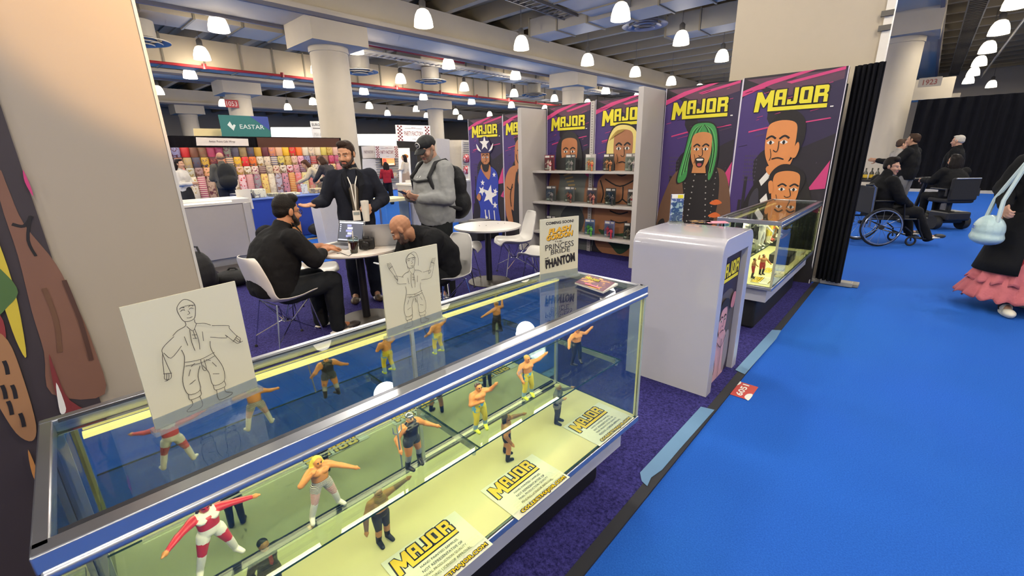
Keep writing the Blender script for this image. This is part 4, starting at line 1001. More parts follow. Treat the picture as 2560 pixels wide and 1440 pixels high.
toy('armoured figure in black vest holding a silver trident on the glass shelf', toy_mesh(dict(elR=(.36, -.02, 1.12), wrR=(.42, .14, .93), elL=(-.4, .02, 1.15), wrL=(-.6, .16, 1.0), knR=(.15, .05, .48), knL=(-.17, .0, .48), anR=(.18, 0, .085), anL=(-.2, -.04, .085)), dict(skin=SKT, hair=M('#c9ccc8', .2, metal=.9), face='#caa27a', chest='#1c1b1e', trunks='#3b3f44', shin='#8f9396', boot='#1a1a1c'), 1.1, .02, 'helmet'), atz(1035, 1163, SHZ0), FX+.1, .178, trident)
YW = '#e6cf2c'; BLT = pattern('#e8d330', '#5fa8d6', 'floral', 3.)
ytoy = dict(skin=SKT, hair='#4a2f20', trunks=BLT, thigh=YW, shin=YW, boottop='#8fb4cf', boot='#d9e63a')
toy('figure in yellow tights with one fist at the chest on the glass shelf', toy_mesh(dict(elR=(.3, .08, 1.12), wrR=(.12, .24, 1.22), elL=(-.36, .06, 1.36), wrL=(-.42, .2, 1.58), knR=(.13, .06, .48), knL=(-.15, .05, .5), anR=(.15, 0, .085), anL=(-.2, -.03, .1)), ytoy, 1.05, .02, 'short'), atz(1200, 1073, SHZ0), FX-.1, .172)
def flag(T):
    m = MB(); m.tube([(.3, .2, .9), (.42, .3, 1.5)], .012, M('#2b2b2e'), 6); m.poly([(.42, .3, 1.5), (.62, .3, 1.45), (.6, .3, 1.3), (.39, .28, 1.35)], pattern('#d8d2c4', '#b04040', 'stripe', 12)); m.build('small_flag', T, world=False, label='small striped flag on a stick')
toy('figure in yellow tights raising an arm and holding a small flag', toy_mesh(dict(elR=(.34, .02, 1.14), wrR=(.36, .2, .96), elL=(-.42, .05, 1.4), wrL=(-.62, .12, 1.56), knR=(.13, .06, .48), knL=(-.15, .05, .5), anR=(.15, 0, .085), anL=(-.2, -.03, .1)), dict(ytoy, hair='#c59a4a'), 1.05, .02, 'short'), atz(1318, 992, SHZ0), FX-.1, .172, flag)
toy('bare-chested figure in black trousers, farthest on the glass shelf', toy_mesh(dict(elR=(.42, .05, 1.28), wrR=(.6, .2, 1.12), elL=(-.42, .05, 1.3), wrL=(-.55, .16, 1.52), knR=(.17, .05, .48), knL=(-.17, .02, .48), anR=(.22, 0, .085), anL=(-.24, -.03, .085)), dict(skin=SKT, hair='#9c6b35', trunks='#19191b', thigh='#19191b', shin='#19191b', boot='#141416'), 1.05, .02, 'short'), atz(1440, 908, SHZ0), FX-.1, .17)
toy('figure in a black suit and red tie pointing, nearest on the cream deck', toy_mesh(dict(elR=(.3, .0, 1.1), wrR=(.26, .15, .9), elL=(-.44, .08, 1.34), wrL=(-.7, .2, 1.38)), dict(skin='#c68a58', hair='#1c1a1a', eye='#151516', chest='#17171a', trunks='#17171a', thigh='#17171a', shin='#17171a', boot='#111113', upperarm='#17171a', forearm='#17171a', hand='#c68a58'), .95, .02, 'short', coat=True), atz(690, 1500, DKZ), FX+.25, .205, lambda T: MB().prism([(-.03, .165, 1.4), (.03, .165, 1.4), (.035, .17, 1.22), (0, .17, 1.16), (-.035, .17, 1.22)], (0, .015, 0), M('#b3303a')).build('necktie', T, world=False, label='red necktie'))
def bandana(T): m = MB(); m.ball((0, .07, 1.42), (.14, .11, .09), M('#b48a4e', .7), 12); m.prism([(-.12, .15, 1.38), (.12, .15, 1.38), (0, .2, 1.2)], (0, .02, 0), M('#b48a4e', .7)); m.build('bandana', T, world=False, smooth=True, label='tan neck bandana')
toy('bare-chested figure with a tan bandana and black trousers on the cream deck', toy_mesh(dict(elR=(.34, .02, 1.12), wrR=(.42, .12, .86), elL=(-.4, .05, 1.42), wrL=(-.6, .18, 1.58)), dict(skin='#c98a52', hair='#1c1a1a', eye='#19191b', trunks='#232327', thigh='#232327', shin='#c98a52', boot='#1a1a1c', boottop='#1a1a1c', forearm='#8a6a50'), 1.0, .02, 'short'), atz(960, 1352, DKZ), FX+.1, .2, bandana)
toy('long-haired figure in black trunks with an outstretched arm on the cream deck', toy_mesh(dict(elR=(.34, -.04, 1.12), wrR=(.4, .1, .9), elL=(-.3, .24, 1.34), wrL=(-.36, .5, 1.36), knR=(.15, .05, .48), knL=(-.17, .02, .48), anR=(.2, 0, .085), anL=(-.2, -.03, .085)), dict(skin=SKT, hair='#1b1718', beard='#1b1718', trunks='#1b1b1d', thigh=SKT, shin=SKT, boottop='#1a1a1c', boot='#1a1a1c', forearm='#a9713c'), 1.1, .02, 'long'), atz(1267, 1143, DKZ), FX+.9, .195)
toy('figure in a grey jacket and dark trousers pointing on the cream deck', toy_mesh(dict(elR=(.28, .06, 1.12), wrR=(.16, .22, 1.2), elL=(-.34, .12, 1.28), wrL=(-.5, .3, 1.3)), dict(skin='#d09a6a', hair='#d8c48a', eye='#2a2a2c', chest='#85807c', upperarm='#85807c', forearm='#85807c', belly='#85807c', hand='#d09a6a', trunks='#2c2d38', thigh='#2c2d38', shin='#2c2d38', boot='#17171a'), .95, .02, 'short', coat=True), atz(1393, 1056, DKZ), FX+.4, .19)
# printed notices lying on the deck
def notice(label, y0, x0=-.955, w=.275, d=.19, z=.3545, small=True, rot=CR):
    c = Vector((x0+d/2, y0+w/2, z)); T = thing('deck_notice', label, 'sign', c, 0)
    U = Vector((-math.sin(rot), math.cos(rot), 0)); V = Vector((-math.cos(rot), -math.sin(rot), 0)); O = c-U*w/2-V*d/2
    m = MB(); m.prism([O, O+U*w, O+U*w+V*d, O+V*d], (0, 0, .0008), M('#e9e4d2', .5)); m.build('paper_sheet', T)
    F = Flat(O+Vector((0, 0, .0009)), U, V, .0003); logo(F, w*.06, d*.58, w*.78, M('#f2c81c', .4), INK, .07, .02)
    if small:
        for i, s in enumerate(('HAND PAINTED SAMPLES,', 'NOT REPRESENTATIVE OF', 'FINAL PRODUCTION QUALITY.', 'PENDING LICENSOR APPROVAL.')): F.text(s, w*.52, d*(.49-.09*i), w*(.5+.03*i), d*.05, INK)
        F.text('COLLECTMAJOR.COM', w*.53, d*.067, w*.86, d*.115, INK, bold=.11); F.text('COLLECTMAJOR.COM', w*.53, d*.067, w*.835, d*.088, M('#f2c81c', .4), bold=.03)
    F.build('printed_text', T); return T
notice('yellow-lettered notice on the deck, nearest the pointing suited figure', .45, x0=-.965); notice('yellow-lettered notice on the deck below the long-haired figure', .845); notice('yellow-lettered notice on the deck at the far glass corner of the case', 1.345)
# standing cards with outline drawings, in clear holders
PAPER = M('#d6cfb2', .55, var=.02); LN = M('#4a4238', .6)
def card(label, p0, p1, h, draw, z=.972):
    p0, p1 = Vector(p0), Vector(p1); p0.z = p1.z = z; U = (p1-p0).normalized(); N = U.cross(Vector((0, 0, 1))); w = (p1-p0).length; c = (p0+p1)/2
    T = thing('card_holder', label, 'sign', c, 0)
    m = MB(); m.prism([p0-U*.006-N*.014, p1+U*.006-N*.014, p1+U*.006+N*.014, p0-U*.006+N*.014], (0, 0, .01), ACR)
    for s in (-1, 1): m.prism([p0+N*(s*.004-.001)+Vector((0, 0, .01)), p1+N*(s*.004-.001)+Vector((0, 0, .01)), p1+N*(s*.004+.001)+Vector((0, 0, .01)), p0+N*(s*.004+.001)+Vector((0, 0, .01))], (0, 0, .025), ACR)
    m.build('clear_base', T)
    O = p0+Vector((0, 0, .011)); m = MB(); m.prism([O-N*.002, O+U*w-N*.002, O+U*w+N*.002, O+N*.002], (0, 0, h), PAPER); m.build('card_board', T)
    F = Flat(O+N*.0022, U, (0, 0, 1), .0002); draw(F, w, h); F.build('printed_drawing', T)
def outline_man(F, w, h, arms, lw=.0011, hairy=0):
    """plain outline drawing of a standing man in a loose shirt"""
    X = lambda a: w*(.5+a); Y = lambda b: h*b
    def L(*p, c=False, k=1.): F.line([(X(a), Y(b)) for a, b in p], lw*k, LN, closed=c)
    L((-.07, .83), (-.075, .9), (0, .95), (.075, .9), (.07, .83), (.04, .775), (-.04, .775), c=True)
    for s in (-1, 1):
        L((s*.015, .865), (s*.035, .872), (s*.055, .863)); L((s*.015, .885), (s*.038, .893), (s*.06, .882)); L((s*.04, .775), (s*.045, .74), (s*.12, .72), (s*.17, .69)); L((s*.13, .56), (s*.12, .5), (s*.14, .43))
        L((s*.14, .43), (s*.19, .3), (s*.17, .18), (s*.06, .18), (s*.05, .3), (s*.01, .38)); L((s*.17, .18), (s*.17, .13), (s*.07, .13), (s*.06, .18)); L((s*.16, .13), (s*.16, .08), (s*.22, .05), (s*.19, .03), (s*.08, .035), (s*.08, .13))
        L((s*.02, .7), (s*.03, .6), (s*.02, .52)); L((s*.08, .66), (s*.07, .58)); L((s*.1, .38), (s*.13, .33)); L((s*.08, .28), (s*.14, .26)); L((s*.05, .42), (s*.09, .4))
    L((0, .86), (.01, .835), (-.012, .83)); L((-.025, .805), (0, .8), (.025, .805)); L((-.045, .74), (0, .69), (.045, .74)); L((0, .69), (.005, .62)); L((-.02, .66), (.02, .65)); L((-.02, .63), (.02, .62))
    L((-.14, .46), (0, .44), (.14, .46)); L((-.14, .43), (0, .41), (.14, .43)); L((.0, .44), (.0, .35), (.03, .34), (.03, .43))
    for s, (ex, ey, hx, hy) in ((-1, arms[0]), (1, arms[1])):
        ux, uy = hx-ex, hy-ey; q = math.hypot(ux, uy); nx, ny = -uy/q*.035, ux/q*.035
        L((s*.17, .69), (ex+.02*s, ey+.05), (ex+nx*s, ey+ny*s*s), (hx+nx*.8, hy+ny*.8)); L((s*.13, .6), (ex-.02*s, ey-.05), (ex-nx, ey-ny), (hx-nx*.8, hy-ny*.8)); L((hx+nx, hy+ny), (hx-nx, hy-ny), k=1.3)
        f = (ux/q, uy/q)
        for i in range(4): a = (i-1.5)*.02; L((hx+nx*(.8-.5*i), hy+ny*(.8-.5*i)), (hx+f[0]*.05+nx*(.8-.5*i), hy+f[1]*.04+ny*(.8-.5*i)), (hx+f[0]*.085+a*.6, hy+f[1]*.06+abs(a)*.2))
    L((-.06, .9), (0, .905), (.06, .895)); 
    if hairy: L((-.09, .78), (-.1, .9), (-.02, .965), (.06, .96), (.1, .88), (.09, .79)); L((-.02, .8), (.0, .785), (.02, .8))
card('large cream card with an outlined man spreading his arms, left on the case top', atz(393, 1085, .972), atz(645, 975, .972), .262, lambda F, w, h: outline_man(F, w, h, ((-.26, .58, ) + (-.3, .42), (.3, .6, .36, .52))))
card('cream card with an outlined man raising both fists, middle of the case top', atz(970, 850, .972), atz(1105, 800, .972), .25, lambda F, w, h: outline_man(F, w, h, ((-.3, .68, -.36, .84), (.3, .64, .36, .78)), hairy=1))
def coming(F, w, h):
    F.text('COMING SOON!', w*.5, h*.925, w*.72, h*.05, INK, bold=.035)
    for dx, mat, kk in ((.012, INK, 0), (0, M('#f0b326', .5), 1)):
        F.text('FLASH', w*(.5+dx), h*(.805-dx*.8), w*.6, h*.09, mat, bold=.05, shear=.2, rot=.08); F.text('GORDON', w*(.5+dx), h*(.705-dx*.8), w*.7, h*.095, mat, bold=.05, shear=.2, rot=.08)
    g = M('#3f3a35', .6); F.text('THE', w*.46, h*.61, w*.2, h*.028, g); F.text('PRINCESS', w*.5, h*.535, w*.74, h*.1, g, rot=.04); F.text('BRIDE', w*.52, h*.445, w*.5, h*.075, g, rot=.04)
    F.text('THE', w*.16, h*.35, w*.1, h*.025, g, bold=.02, rot=.2); F.text('PHANTOM', w*.52, h*.275, w*.78, h*.16, INK, bold=.045, rot=.1)
card('tall cream lettered card announcing new titles, right on the case top', atz(1350, 705, .972), atz(1443, 688, .972), .258, coming)
T = thing('magazine', 'colourful magazine lying flat on the case top beside the lettered card', 'magazine', atz(1492, 714, .972))
q = [atz(*p, .973) for p in ((1437, 710), (1470, 690), (1545, 713), (1508, 734))]
m = MB(); m.prism(q, (0, 0, .007), M('#d6cfc6', .5)); m.build('page_block', T)
U = (q[3]-q[0]).normalized(); W_ = (q[3]-q[0]).length; V = Vector((-U.y, U.x, 0)); V = V if V.dot(q[1]-q[0]) > 0 else -V; Dp = (q[1]-q[0]).length
F = Flat(q[0]+Vector((0, 0, .0075)), q[3]-q[0], q[1]-q[0]) if (q[3]-q[0]).cross(q[1]-q[0]).z > 0 else Flat(q[1]+Vector((0, 0, .0075)), q[2]-q[1], q[0]-q[1])
F.poly([(.001, .001), (W_-.002, .001), (W_-.002, Dp-.002), (.001, Dp-.002)], pattern('#6a3a52', '#c9924a', 'floral', 18)); logo(F, W_*.06, Dp*.6, W_*.5, YEL, INK, .05); F.poly([(W_*.3, Dp*.1), (W_*.8, Dp*.1), (W_*.8, Dp*.2), (W_*.3, Dp*.2)], M('#d86a8a', .5)); F.build('printed_cover', T)

# white pedestal ---------------------------------------------------------------
PW = M('#bcb9c0', .18, var=.015, coat=.6)
T = thing('pedestal_counter', 'white glossy pedestal with rounded top and a recessed printed side', 'counter', (-1.035, 2.9, .008))
def arch(y0, y1, h, r, n=8):
    a = [(y0, 0)]+[(y0+r-r*math.cos(t*PI/2/n), h-r+r*math.sin(t*PI/2/n)) for t in range(n+1)]+[(y1-r+r*math.sin(t*PI/2/n), h-r+r*math.cos(t*PI/2/n)) for t in range(n+1)]+[(y1, 0)]
    return a
XO, XI = -.755, -1.315; out = arch(2.6, 3.2, 1.0, .085); inn = arch(2.685, 3.115, .885, .01)
m = MB(); n = len(out); z0 = .008
vs = [(x, y, z+z0) for x in (XI, XO) for prof in (out, inn) for y, z in prof]; fs = []
for i in range(n-1): fs += [(i, i+1, 2*n+i+1, 2*n+i), (n+i, 3*n+i, 3*n+i+1, n+i+1), (2*n+i, 2*n+i+1, 3*n+i+1, 3*n+i), (i, n+i, n+i+1, i+1)]
m.add(vs, fs, PW); m.build('arched_shell', T, smooth=True, bevel=.004, angle=30)
m = MB(); m.b2((-.81, 2.686, .01), (-.795, 3.114, .89), M('#2c2433', .5)); m.build('inset_board', T)
F = Flat((-.794, 2.687, .01), (0, 1, 0), (0, 0, 1)); W, H = .426, .878
F.poly([(.0, .0), (W, 0), (W, H), (0, H)], M('#2b2236', .5)); F.blob([(.02, .5), (.1, .6), (.3, .62), (.4, .5), (.38, .2), (.02, .1)], M('#57504f', .5)); logo(F, .015, .69, .39, YEL, INK, .05)
F.blob([(.04, .0), (.06, .22), (.14, .34), (.26, .34), (.33, .22), (.33, 0)], M('#c39aa2', .5)); F.blob([(.28, .28), (.36, .3), (.38, .1), (.3, .02)], M('#8b8487', .5)); face2d(F, .19, .42, .15, .2, M('#c9969a', .5)); F.blob([(.1, .44), (.1, .54), (.19, .58), (.28, .54), (.28, .45), (.25, .51), (.14, .51)], INK)
F.blob([(.3, .5), (.33, .58), (.39, .57), (.37, .48)], M('#b9777f', .5)); F.line([(.19, .3), (.2, .1), (.19, .02)], .006, INK); F.line([(.1, .3), (.19, .24), (.27, .3)], .006, INK); F.line([(.08, .2), (.1, .1), (.06, .04)], .008, INK)
F.build('printed_figure', T)
# acrylic holder and flyers on the pedestal
p = atz(1689, 556, 1.008); T = thing('acrylic_stand', 'clear upright stand with a blue carded figure on the white pedestal', 'stand', p, .55)
m = MB(); m.b2((-.05, -.035, 0), (.05, .035, .006), ACR); m.b2((-.045, .012, .006), (.045, .016, .2), ACR); m.build('clear_stand', T, world=False)
m = MB(); m.b2((-.042, -.002, .01), (.042, .01, .2), pattern('#4a5f9a', '#c9d2e2', 'floral', 30)); m.build('figure_card', T, world=False); m = MB(); m.b2((-.04, -.004, .17), (.04, -.002, .2), M('#e4e0da')); m.b2((.0, -.0045, .172), (.036, -.004, .196), YEL); m.build('card_header', T, world=False)
m = MB()
m.b2((-.034, -.03, .012), (.034, -.004, .15), GL); m.build('blister', T, world=False)
for i, (px, py, c1, c2, lab) in enumerate(((1750, 554, '#3c2f3a', '#c9a05a', 'dark printed flyer lying on the white pedestal'), (1792, 556, '#e28aa0', '#e8b0bd', 'pink flyer lying at the far edge of the white pedestal'))):
    c = atz(px, py, 1.008); m = MB(); m.box((c.x, c.y, 1.0095), (.14, .1, .003), pattern(c1, c2, 'floral', 20), rot=.6); tag(m.build('flyer'), lab, 'flyer')

# second case contents ---------------------------------------------------------
kinds = [('white', dict(skin='#d8d2c4', hair='#3a3436', trunks='#d8d4cc', thigh='#d8d4cc', shin='#d8d4cc', boot='#cfcac0', upperarm='#d8d4cc', chest='#d8d4cc'), 'short'), ('yellow', dict(skin='#d9b25a', hair='#7a3a22', trunks='#d8c050', thigh='#d8c050', shin='#e2d8b0', boot='#d8d0b0', chest='#d8c050'), 'short'),
         ('orange', dict(skin='#e0a050', hair='#e6d05a', chest='#e06a2a', belly='#e06a2a', trunks='#e06a2a', thigh='#8fa8c0', shin='#8fa8c0', boot='#c04a3a', upperarm='#e06a2a'), 'short'), ('black-trousered white-haired', dict(skin='#e2d6c6', hair='#dcd8d0', chest='#1e1e22', trunks='#1b1b1e', thigh='#1b1b1e', shin='#1b1b1e', boot='#e0dcd2', forearm='#e8e4dc', hand='#efece6', upperarm='#1e1e22'), 'short'),
         ('masked blue', dict(skin='#e2cf6a', hair='#22222a', face='#26262c', chest='#22242c', belly='#4a6a94', trunks='#dcdce0', thigh='#5a80ac', shin='#5a80ac', boot='#dcdce0', hand='#e4dcb8', forearm='#e4dcb8', eye='#e8d060'), 'horns'), ('crouching red', dict(skin='#cf8a52', hair='#241c1a', trunks='#b8322c', thigh='#b8322c', boot='#2a2220', shin='#2a2220'), 'short')]
ups = dict(elR=(.4, .05, 1.36), wrR=(.42, .1, 1.62), elL=(-.36, .05, 1.15), wrL=(-.42, .2, .98)); TM = [toy_mesh(dict(ups, knR=(.14, .04, .48), knL=(-.14, .02, .48)), z, 1.02, .026, st) for _, z, st in kinds]
Z2s = .699; Z2d = .434
for i, (k, px, py) in enumerate(((0, 1885, 640), (1, 1900, 628), (2, 1917, 622), (3, 1940, 627), (4, 1962, 622), (0, 1826, 556), (3, 1858, 556))):
    p = atz(px, py, Z2s)
    if i >= 5: p = Vector((-1.05+.06*(i-5), 4.15+.13*(i-5), Z2s))
    else: p = Vector((-.93+.02*(i % 2), 4.2+.17*i, Z2s))
    toy(('%s figure with a raised arm on the shelf of the second case, %s along' % (kinds[k][0], 'first second third fourth fifth sixth seventh'.split()[i])), TM[k], p, -PI/2-.5+.2*i, .225)
toy('red-trousered figure on the deck of the second case near the glass corner', TM[5], (-.9, 4.25, Z2d), -2.2, .18); toy('figure in red trunks, smaller one at the very corner of the second case', TM[5], (-.93, 4.08, Z2d+.002), -1.4, .17)
T = thing('figure_box', 'dark boxed figure set lying on the deck of the second case', 'box', (-.84, 4.9, Z2d)); m = MB(); m.b2((-.96, 4.75, Z2d), (-.79, 5.06, Z2d+.085), M('#2a2830', .4)); m.build('carton', T); m = MB(); m.b2((-.789, 4.78, Z2d+.015), (-.787, 5.03, Z2d+.075), M('#5c5866', .3)); m.build('carton_window', T)
for i, y in enumerate((3.93, 4.32, 5.25)): notice('yellow-lettered notice on the second case deck, %s from the near end' % ('first', 'second', 'third')[i], y, x0=-.9, w=.26, d=.13, z=Z2d+.001, rot=0)

# carded figures on the shelf unit ---------------------------------------------
def make_pack(c_card, c_fig, big=1.):
    T = thing('carded_figure', 'x', 'toy package', (0, 0, 0), 0, 'carded figures on the white shelves')
    m = MB(); m.b2((-.085, .03, 0), (.085, .034, .235), M(c_card, .5)); m.b2((-.075, .0285, .195), (.0, .03, .225), M('#d9d4cc', .5)); m.b2((.02, .0285, .2), (.07, .03, .222), M('#bdb7ae', .5)); m.b2((-.075, .0285, .015), (.0, .03, .035), M('#d0cac2', .5)); m.build('backing_card', T, world=False)
    m = MB(); m.b2((-.065, -.03, .01), (.065, .028, .185), GL); m.build('blister', T, world=False)
    o = mesh_obj('packed_figure', c_fig, T); o.scale = (.088,)*3; o.location = (-.01, 0, .012); o.rotation_euler = (0, 0, PI)
    return T
pose2 = dict(elR=(.36, .06, 1.15), wrR=(.42, .25, 1.0), elL=(-.36, .06, 1.15), wrL=(-.42, .25, 1.05))
def tm(**z): return toy_mesh(pose2, z, 1.05, .034, 'short')
PC = [('#7a2230', tm(skin='#d9c4b8', trunks='#a5283a', thigh='#d9ccc4', upperarm='#a5283a', hair='#d8d0c8')), ('#4c4a4c', tm(skin='#8d8580', trunks='#4a4a4c', thigh='#6a6866', hair='#2a2828')), ('#b3a9a4', tm(skin='#c9824e', trunks='#c23030', thigh='#c9824e', hair='#b02a2a')), ('#4a3c38', tm(skin='#b9774a', trunks='#7a4a2c', thigh='#b9774a', hair='#3a2620')), ('#8a827e', tm(skin='#a89a94', trunks='#6c6468', thigh='#8b8488', hair='#6a6060')),
      ('#5c5654', tm(skin='#7a7270', trunks='#3a3636', thigh='#4c4848', hair='#2a2626')), ('#66605e', tm(skin='#8b5a4c', trunks='#8a2a30', thigh='#3a3032', hair='#2a2222')), ('#5a4440', tm(skin='#a86a58', trunks='#7a3038', thigh='#a86a58', hair='#4a2a28')), ('#2c2a2a', tm(skin='#4a4644', trunks='#2a2828', thigh='#3c3a38', hair='#d0ccc6')), ('#5c4a4a', tm(skin='#c9a8a0', trunks='#b03a40', thigh='#cfc6c0', hair='#4a3030')),
      ('#3a3838', tm(skin='#5a5654', trunks='#2e2c2c', thigh='#3c3838', hair='#242222')), ('#3c3a3a', tm(skin='#6a6462', trunks='#3a3636', thigh='#4a4646', hair='#242222')), ('#54648c', tm(skin='#4f9a3c', trunks='#3c7a34', thigh='#5aa544', hair='#2f6a2c')), ('#6c6a94', tm(skin='#b83248', trunks='#a02a40', thigh='#b83248', hair='#8a2236')), ('#332e2c', tm(skin='#7c6a58', trunks='#4a3c34', thigh='#6a5a4c', hair='#3a302a'))]
pk = ['red and white', 'grey', 'silver and orange', 'brown and tan', 'pale grey', 'dark grey', 'grey and red', 'brown', 'black', 'grey with a pale figure', 'charcoal', 'dark charcoal', 'blue with a green figure', 'violet with a red figure', 'dark brown']
pxs = ((1368, 1420, 1470, 1515, 1572), (1372, 1418, 1474, 1520, 1578), (1372, 1412, 1468, 1517, 1568)); rows = ('top', 'middle', 'bottom')
for i, (cc, fg) in enumerate(PC):
    r, c = divmod(i, 5); p = atx(pxs[r][c], 400, -4)  # column position from the sight line onto the shelf front
    x = aty(pxs[r][c], (410, 490, 580)[r], 5.64).x
    T = make_pack(cc, fg); T.location = (min(max(x, -4.48), -2.83), 5.68, SHZ[r]+.001); T.rotation_euler = (0, 0, (.25, .1, .05, 0, .1)[c]); T['label'] = '%s carded figure on the %s white shelf, %s from the left' % (pk[i], rows[r], 'first second third fourth fifth'.split()[c])
    L = thing('action_figure', 'small loose %s figure beside the %s package on the %s shelf' % (pk[i].split(' with')[0], 'first second third fourth fifth'.split()[c], rows[r]), 'figurine', (T.location.x+.1, 5.59, SHZ[r]+.001), PI*.93, 'loose figures on the white shelves')
    o = bpy.data.objects.new('figure_body', fg); link(o, L); L.scale = (.088,)*3
# ================================================================ seating area: chairs, tables, people
SHELL = M('#d6d2cc', .3, var=.015); CHR = M('#c9ccd2', .12, metal=1.); FOOT = M('#1a1a1c', .5)
def make_chair():
    T = thing('shell_chair', 'x', 'chair', (0, 0, 0), 0, 'white shell chairs around the round tables')
    pf = [(.235, .402), (.215, .425), (.13, .425), (.03, .408), (-.08, .408), (-.155, .43), (-.195, .49), (-.222, .58), (-.248, .68), (-.268, .765), (-.272, .8)]
    hw = [.16, .205, .228, .235, .235, .23, .222, .214, .2, .17, .12]
    def at(a, b):
        t = b*(len(pf)-1); i = min(int(t), len(pf)-2); f = t-i; y = pf[i][0]*(1-f)+pf[i+1][0]*f; z = pf[i][1]*(1-f)+pf[i+1][1]*f; w = hw[i]*(1-f)+hw[i+1]*f; u = a*2-1; q = abs(u)**3
        back = min(1, max(0, (b-.45)/.25)); mid = math.sin(min(1, max(0, (b-.15)/.6))*PI)
        return Vector((u*w*(1-.06*q), y+.05*q*back, z+.055*q*(1-back)*(1 if b > .12 else b/.12)+.0*mid))
    m = MB(); m.grid(at, 14, 24, SHELL); m.build('seat_shell', T, smooth=True, world=False, solid=.009, subd=1)
    for sx in (-1, 1):
        for sy in (-1, 1):
            m = MB(); m.tube([(sx*.14, sy*.13-.01, .405), (sx*.2, sy*.2-.01, .012)], .006, CHR, 6); m.lathe([(.012, 0), (.012, .012), (.007, .02)], (sx*.2, sy*.2-.01, 0), FOOT, 8); m.build('leg', T, smooth=True, world=False)
    m = MB()
    for sx in (-1, 1):
        m.tube([(sx*.14, .12, .4), (sx*.05, 0, .22), (sx*.14, -.14, .4)], .0045, CHR, 5); m.tube([(sx*.185, .18, .1), (sx*.05, 0, .22), (sx*.185, -.2, .1)], .0045, CHR, 5)
    for sy in (-1, 1): m.tube([(-.14, sy*.13, .4), (0, sy*.04, .22), (.14, sy*.13, .4)], .0045, CHR, 5); m.tube([(-.14, sy*.13-.01, .403), (.14, sy*.13-.01, .403)], .005, CHR, 5)
    m.tube([(.05*math.cos(t*PI/6), .05*math.sin(t*PI/6), .22) for t in range(12)], .0045, CHR, 5, closed=True); m.build('wire_brace', T, smooth=True, world=False)
    return T
ch0 = make_chair(); cl = [((-3.69, 1.24), .12, 'white shell chair under the man typing at the laptop'), ((-4.3, 1.72), -.75, 'empty white shell chair behind the man typing at the laptop'), ((-3.1, 2.43), PI-.05, 'white shell chair under the bald man'),
      ((-3.95, 3.38), -.95, 'empty white shell chair left of the empty round table'), ((-3.72, 4.1), PI-.5, 'empty white shell chair behind the empty round table'), ((-2.98, 3.72), PI/2+.35, 'empty white shell chair right of the empty round table')]
for i, ((x, y), r, lab) in enumerate(cl):
    if i == 0: ch0.location = (x, y, .008); ch0.rotation_euler = (0, 0, r); ch0['label'] = lab
    else: dup(ch0, (x, y, .008), r, lab)
TT = M('#dcd7d0', .35, var=.015); BLK = M('#17171a', .45)
def table(label, x, y, r, z):
    T = thing('round_table', label, 'table', (x, y, .008), 0, 'white round pedestal tables')
    m = MB(); m.lathe([(0.001, z-.036), (r-.012, z-.036), (r, z-.026), (r, z-.01), (r-.008, z-.008), (.001, z-.008)], (0, 0, 0), TT, 48); m.build('tabletop', T, smooth=True, world=False, angle=30)
    m = MB(); m.tube([(0, 0, .02), (0, 0, z-.036)], .036, BLK, 16); m.build('pole', T, smooth=True, world=False)
    m = MB(); m.lathe([(.001, 0), (.26, 0), (.26, .008), (.1, .02), (.001, .022)], (0, 0, 0), M('#4c473f', .5, metal=.3), 36); m.build('base', T, smooth=True, world=False, angle=30)
table('white round table with laptops and iced coffees', -3.74, 1.96, .42, .72); table('empty white round table beside the shelf unit', -3.72, 3.62, .4, .70)
TZ = .722
# people ------------------------------------------------------------------------
SIT = dict(pelvis=(0, -.03, .53), waist=(0, -.02, .67), chest=(0, .05, .87), neck=(0, .09, 1.04), head=(0, .13, 1.185), shR=(.19, .07, .975), shL=(-.19, .07, .975), hipR=(.095, .03, .5), hipL=(-.095, .03, .5),
           knR=(.13, .43, .5), knL=(-.13, .43, .5), anR=(.14, .42, .085), anL=(-.14, .42, .085), toeR=(.16, .57, .03), toeL=(-.16, .57, .03))
BLKC = cloth('#141416', .6, 8); NAVY = cloth('#1a1d28', .5, 8); DENIM = cloth('#1d2126', .5, 10); GREYC = cloth('#8f8f8d', .6, 7)
def lanyard(y=.13, drop=.3, x=.0, badge=True):
    def f(T, J, fr, P):
        c = J['chest']; n = J['neck']; m = MB(); wm = M('#d9d6d0', .6)
        for s in (-1, 1): m.tube([n+V3(s*.065, -.02, .01), n+V3(s*.06, .07, -.03), c+V3(x+s*.02, y+.02, .02), c+V3(x, y+.03, -drop)], .006, wm, 5)
        m.build('lanyard', T, world=False)
        if badge: m = MB(); m.box(c+V3(x, y+.04, -drop-.05), (.075, .006, .1), M('#e2dfd8', .4)); m.box(c+V3(x, y+.0445, -drop-.03), (.06, .004, .03), M('#8f9a9c', .5)); m.build('badge', T, world=False)
    return f
def glasses(T, J, fr, P):
    m = MB(); k = M('#3a2c2a', .3)
    for s in (-1, 1):
        c = P(s*.032, .098, .002); m.tube([c+fr[0]*.024*math.cos(t*PI/6)+fr[2]*.018*math.sin(t*PI/6) for t in range(12)], .0022, k, 5, closed=True); m.tube([P(s*.056, .094, .006), P(s*.078, .03, .008), P(s*.08, -.02, -.002)], .002, k, 5)
    m.tube([P(-.008, .102, .006), P(.008, .102, .006)], .002, k, 5); m.build('glasses', T, world=False)
def typing_extra(T, J, fr, P):
    glasses(T, J, fr, P); m = MB(); d = (J['wrL']-J['elL']).normalized(); m.tube([J['wrL']-d*.05, J['wrL']-d*.025], .034, M('#161618', .4), 12); m.build('watch', T, world=False)
    m = MB()
    for s in (-1, 1): m.prism([J['neck']+V3(s*.03, .1, .02), J['neck']+V3(s*.1, .03, .05), J['neck']+V3(s*.075, .12, -.05)], (0, .008, 0), BLKC)
    m.build('collar', T, world=False)
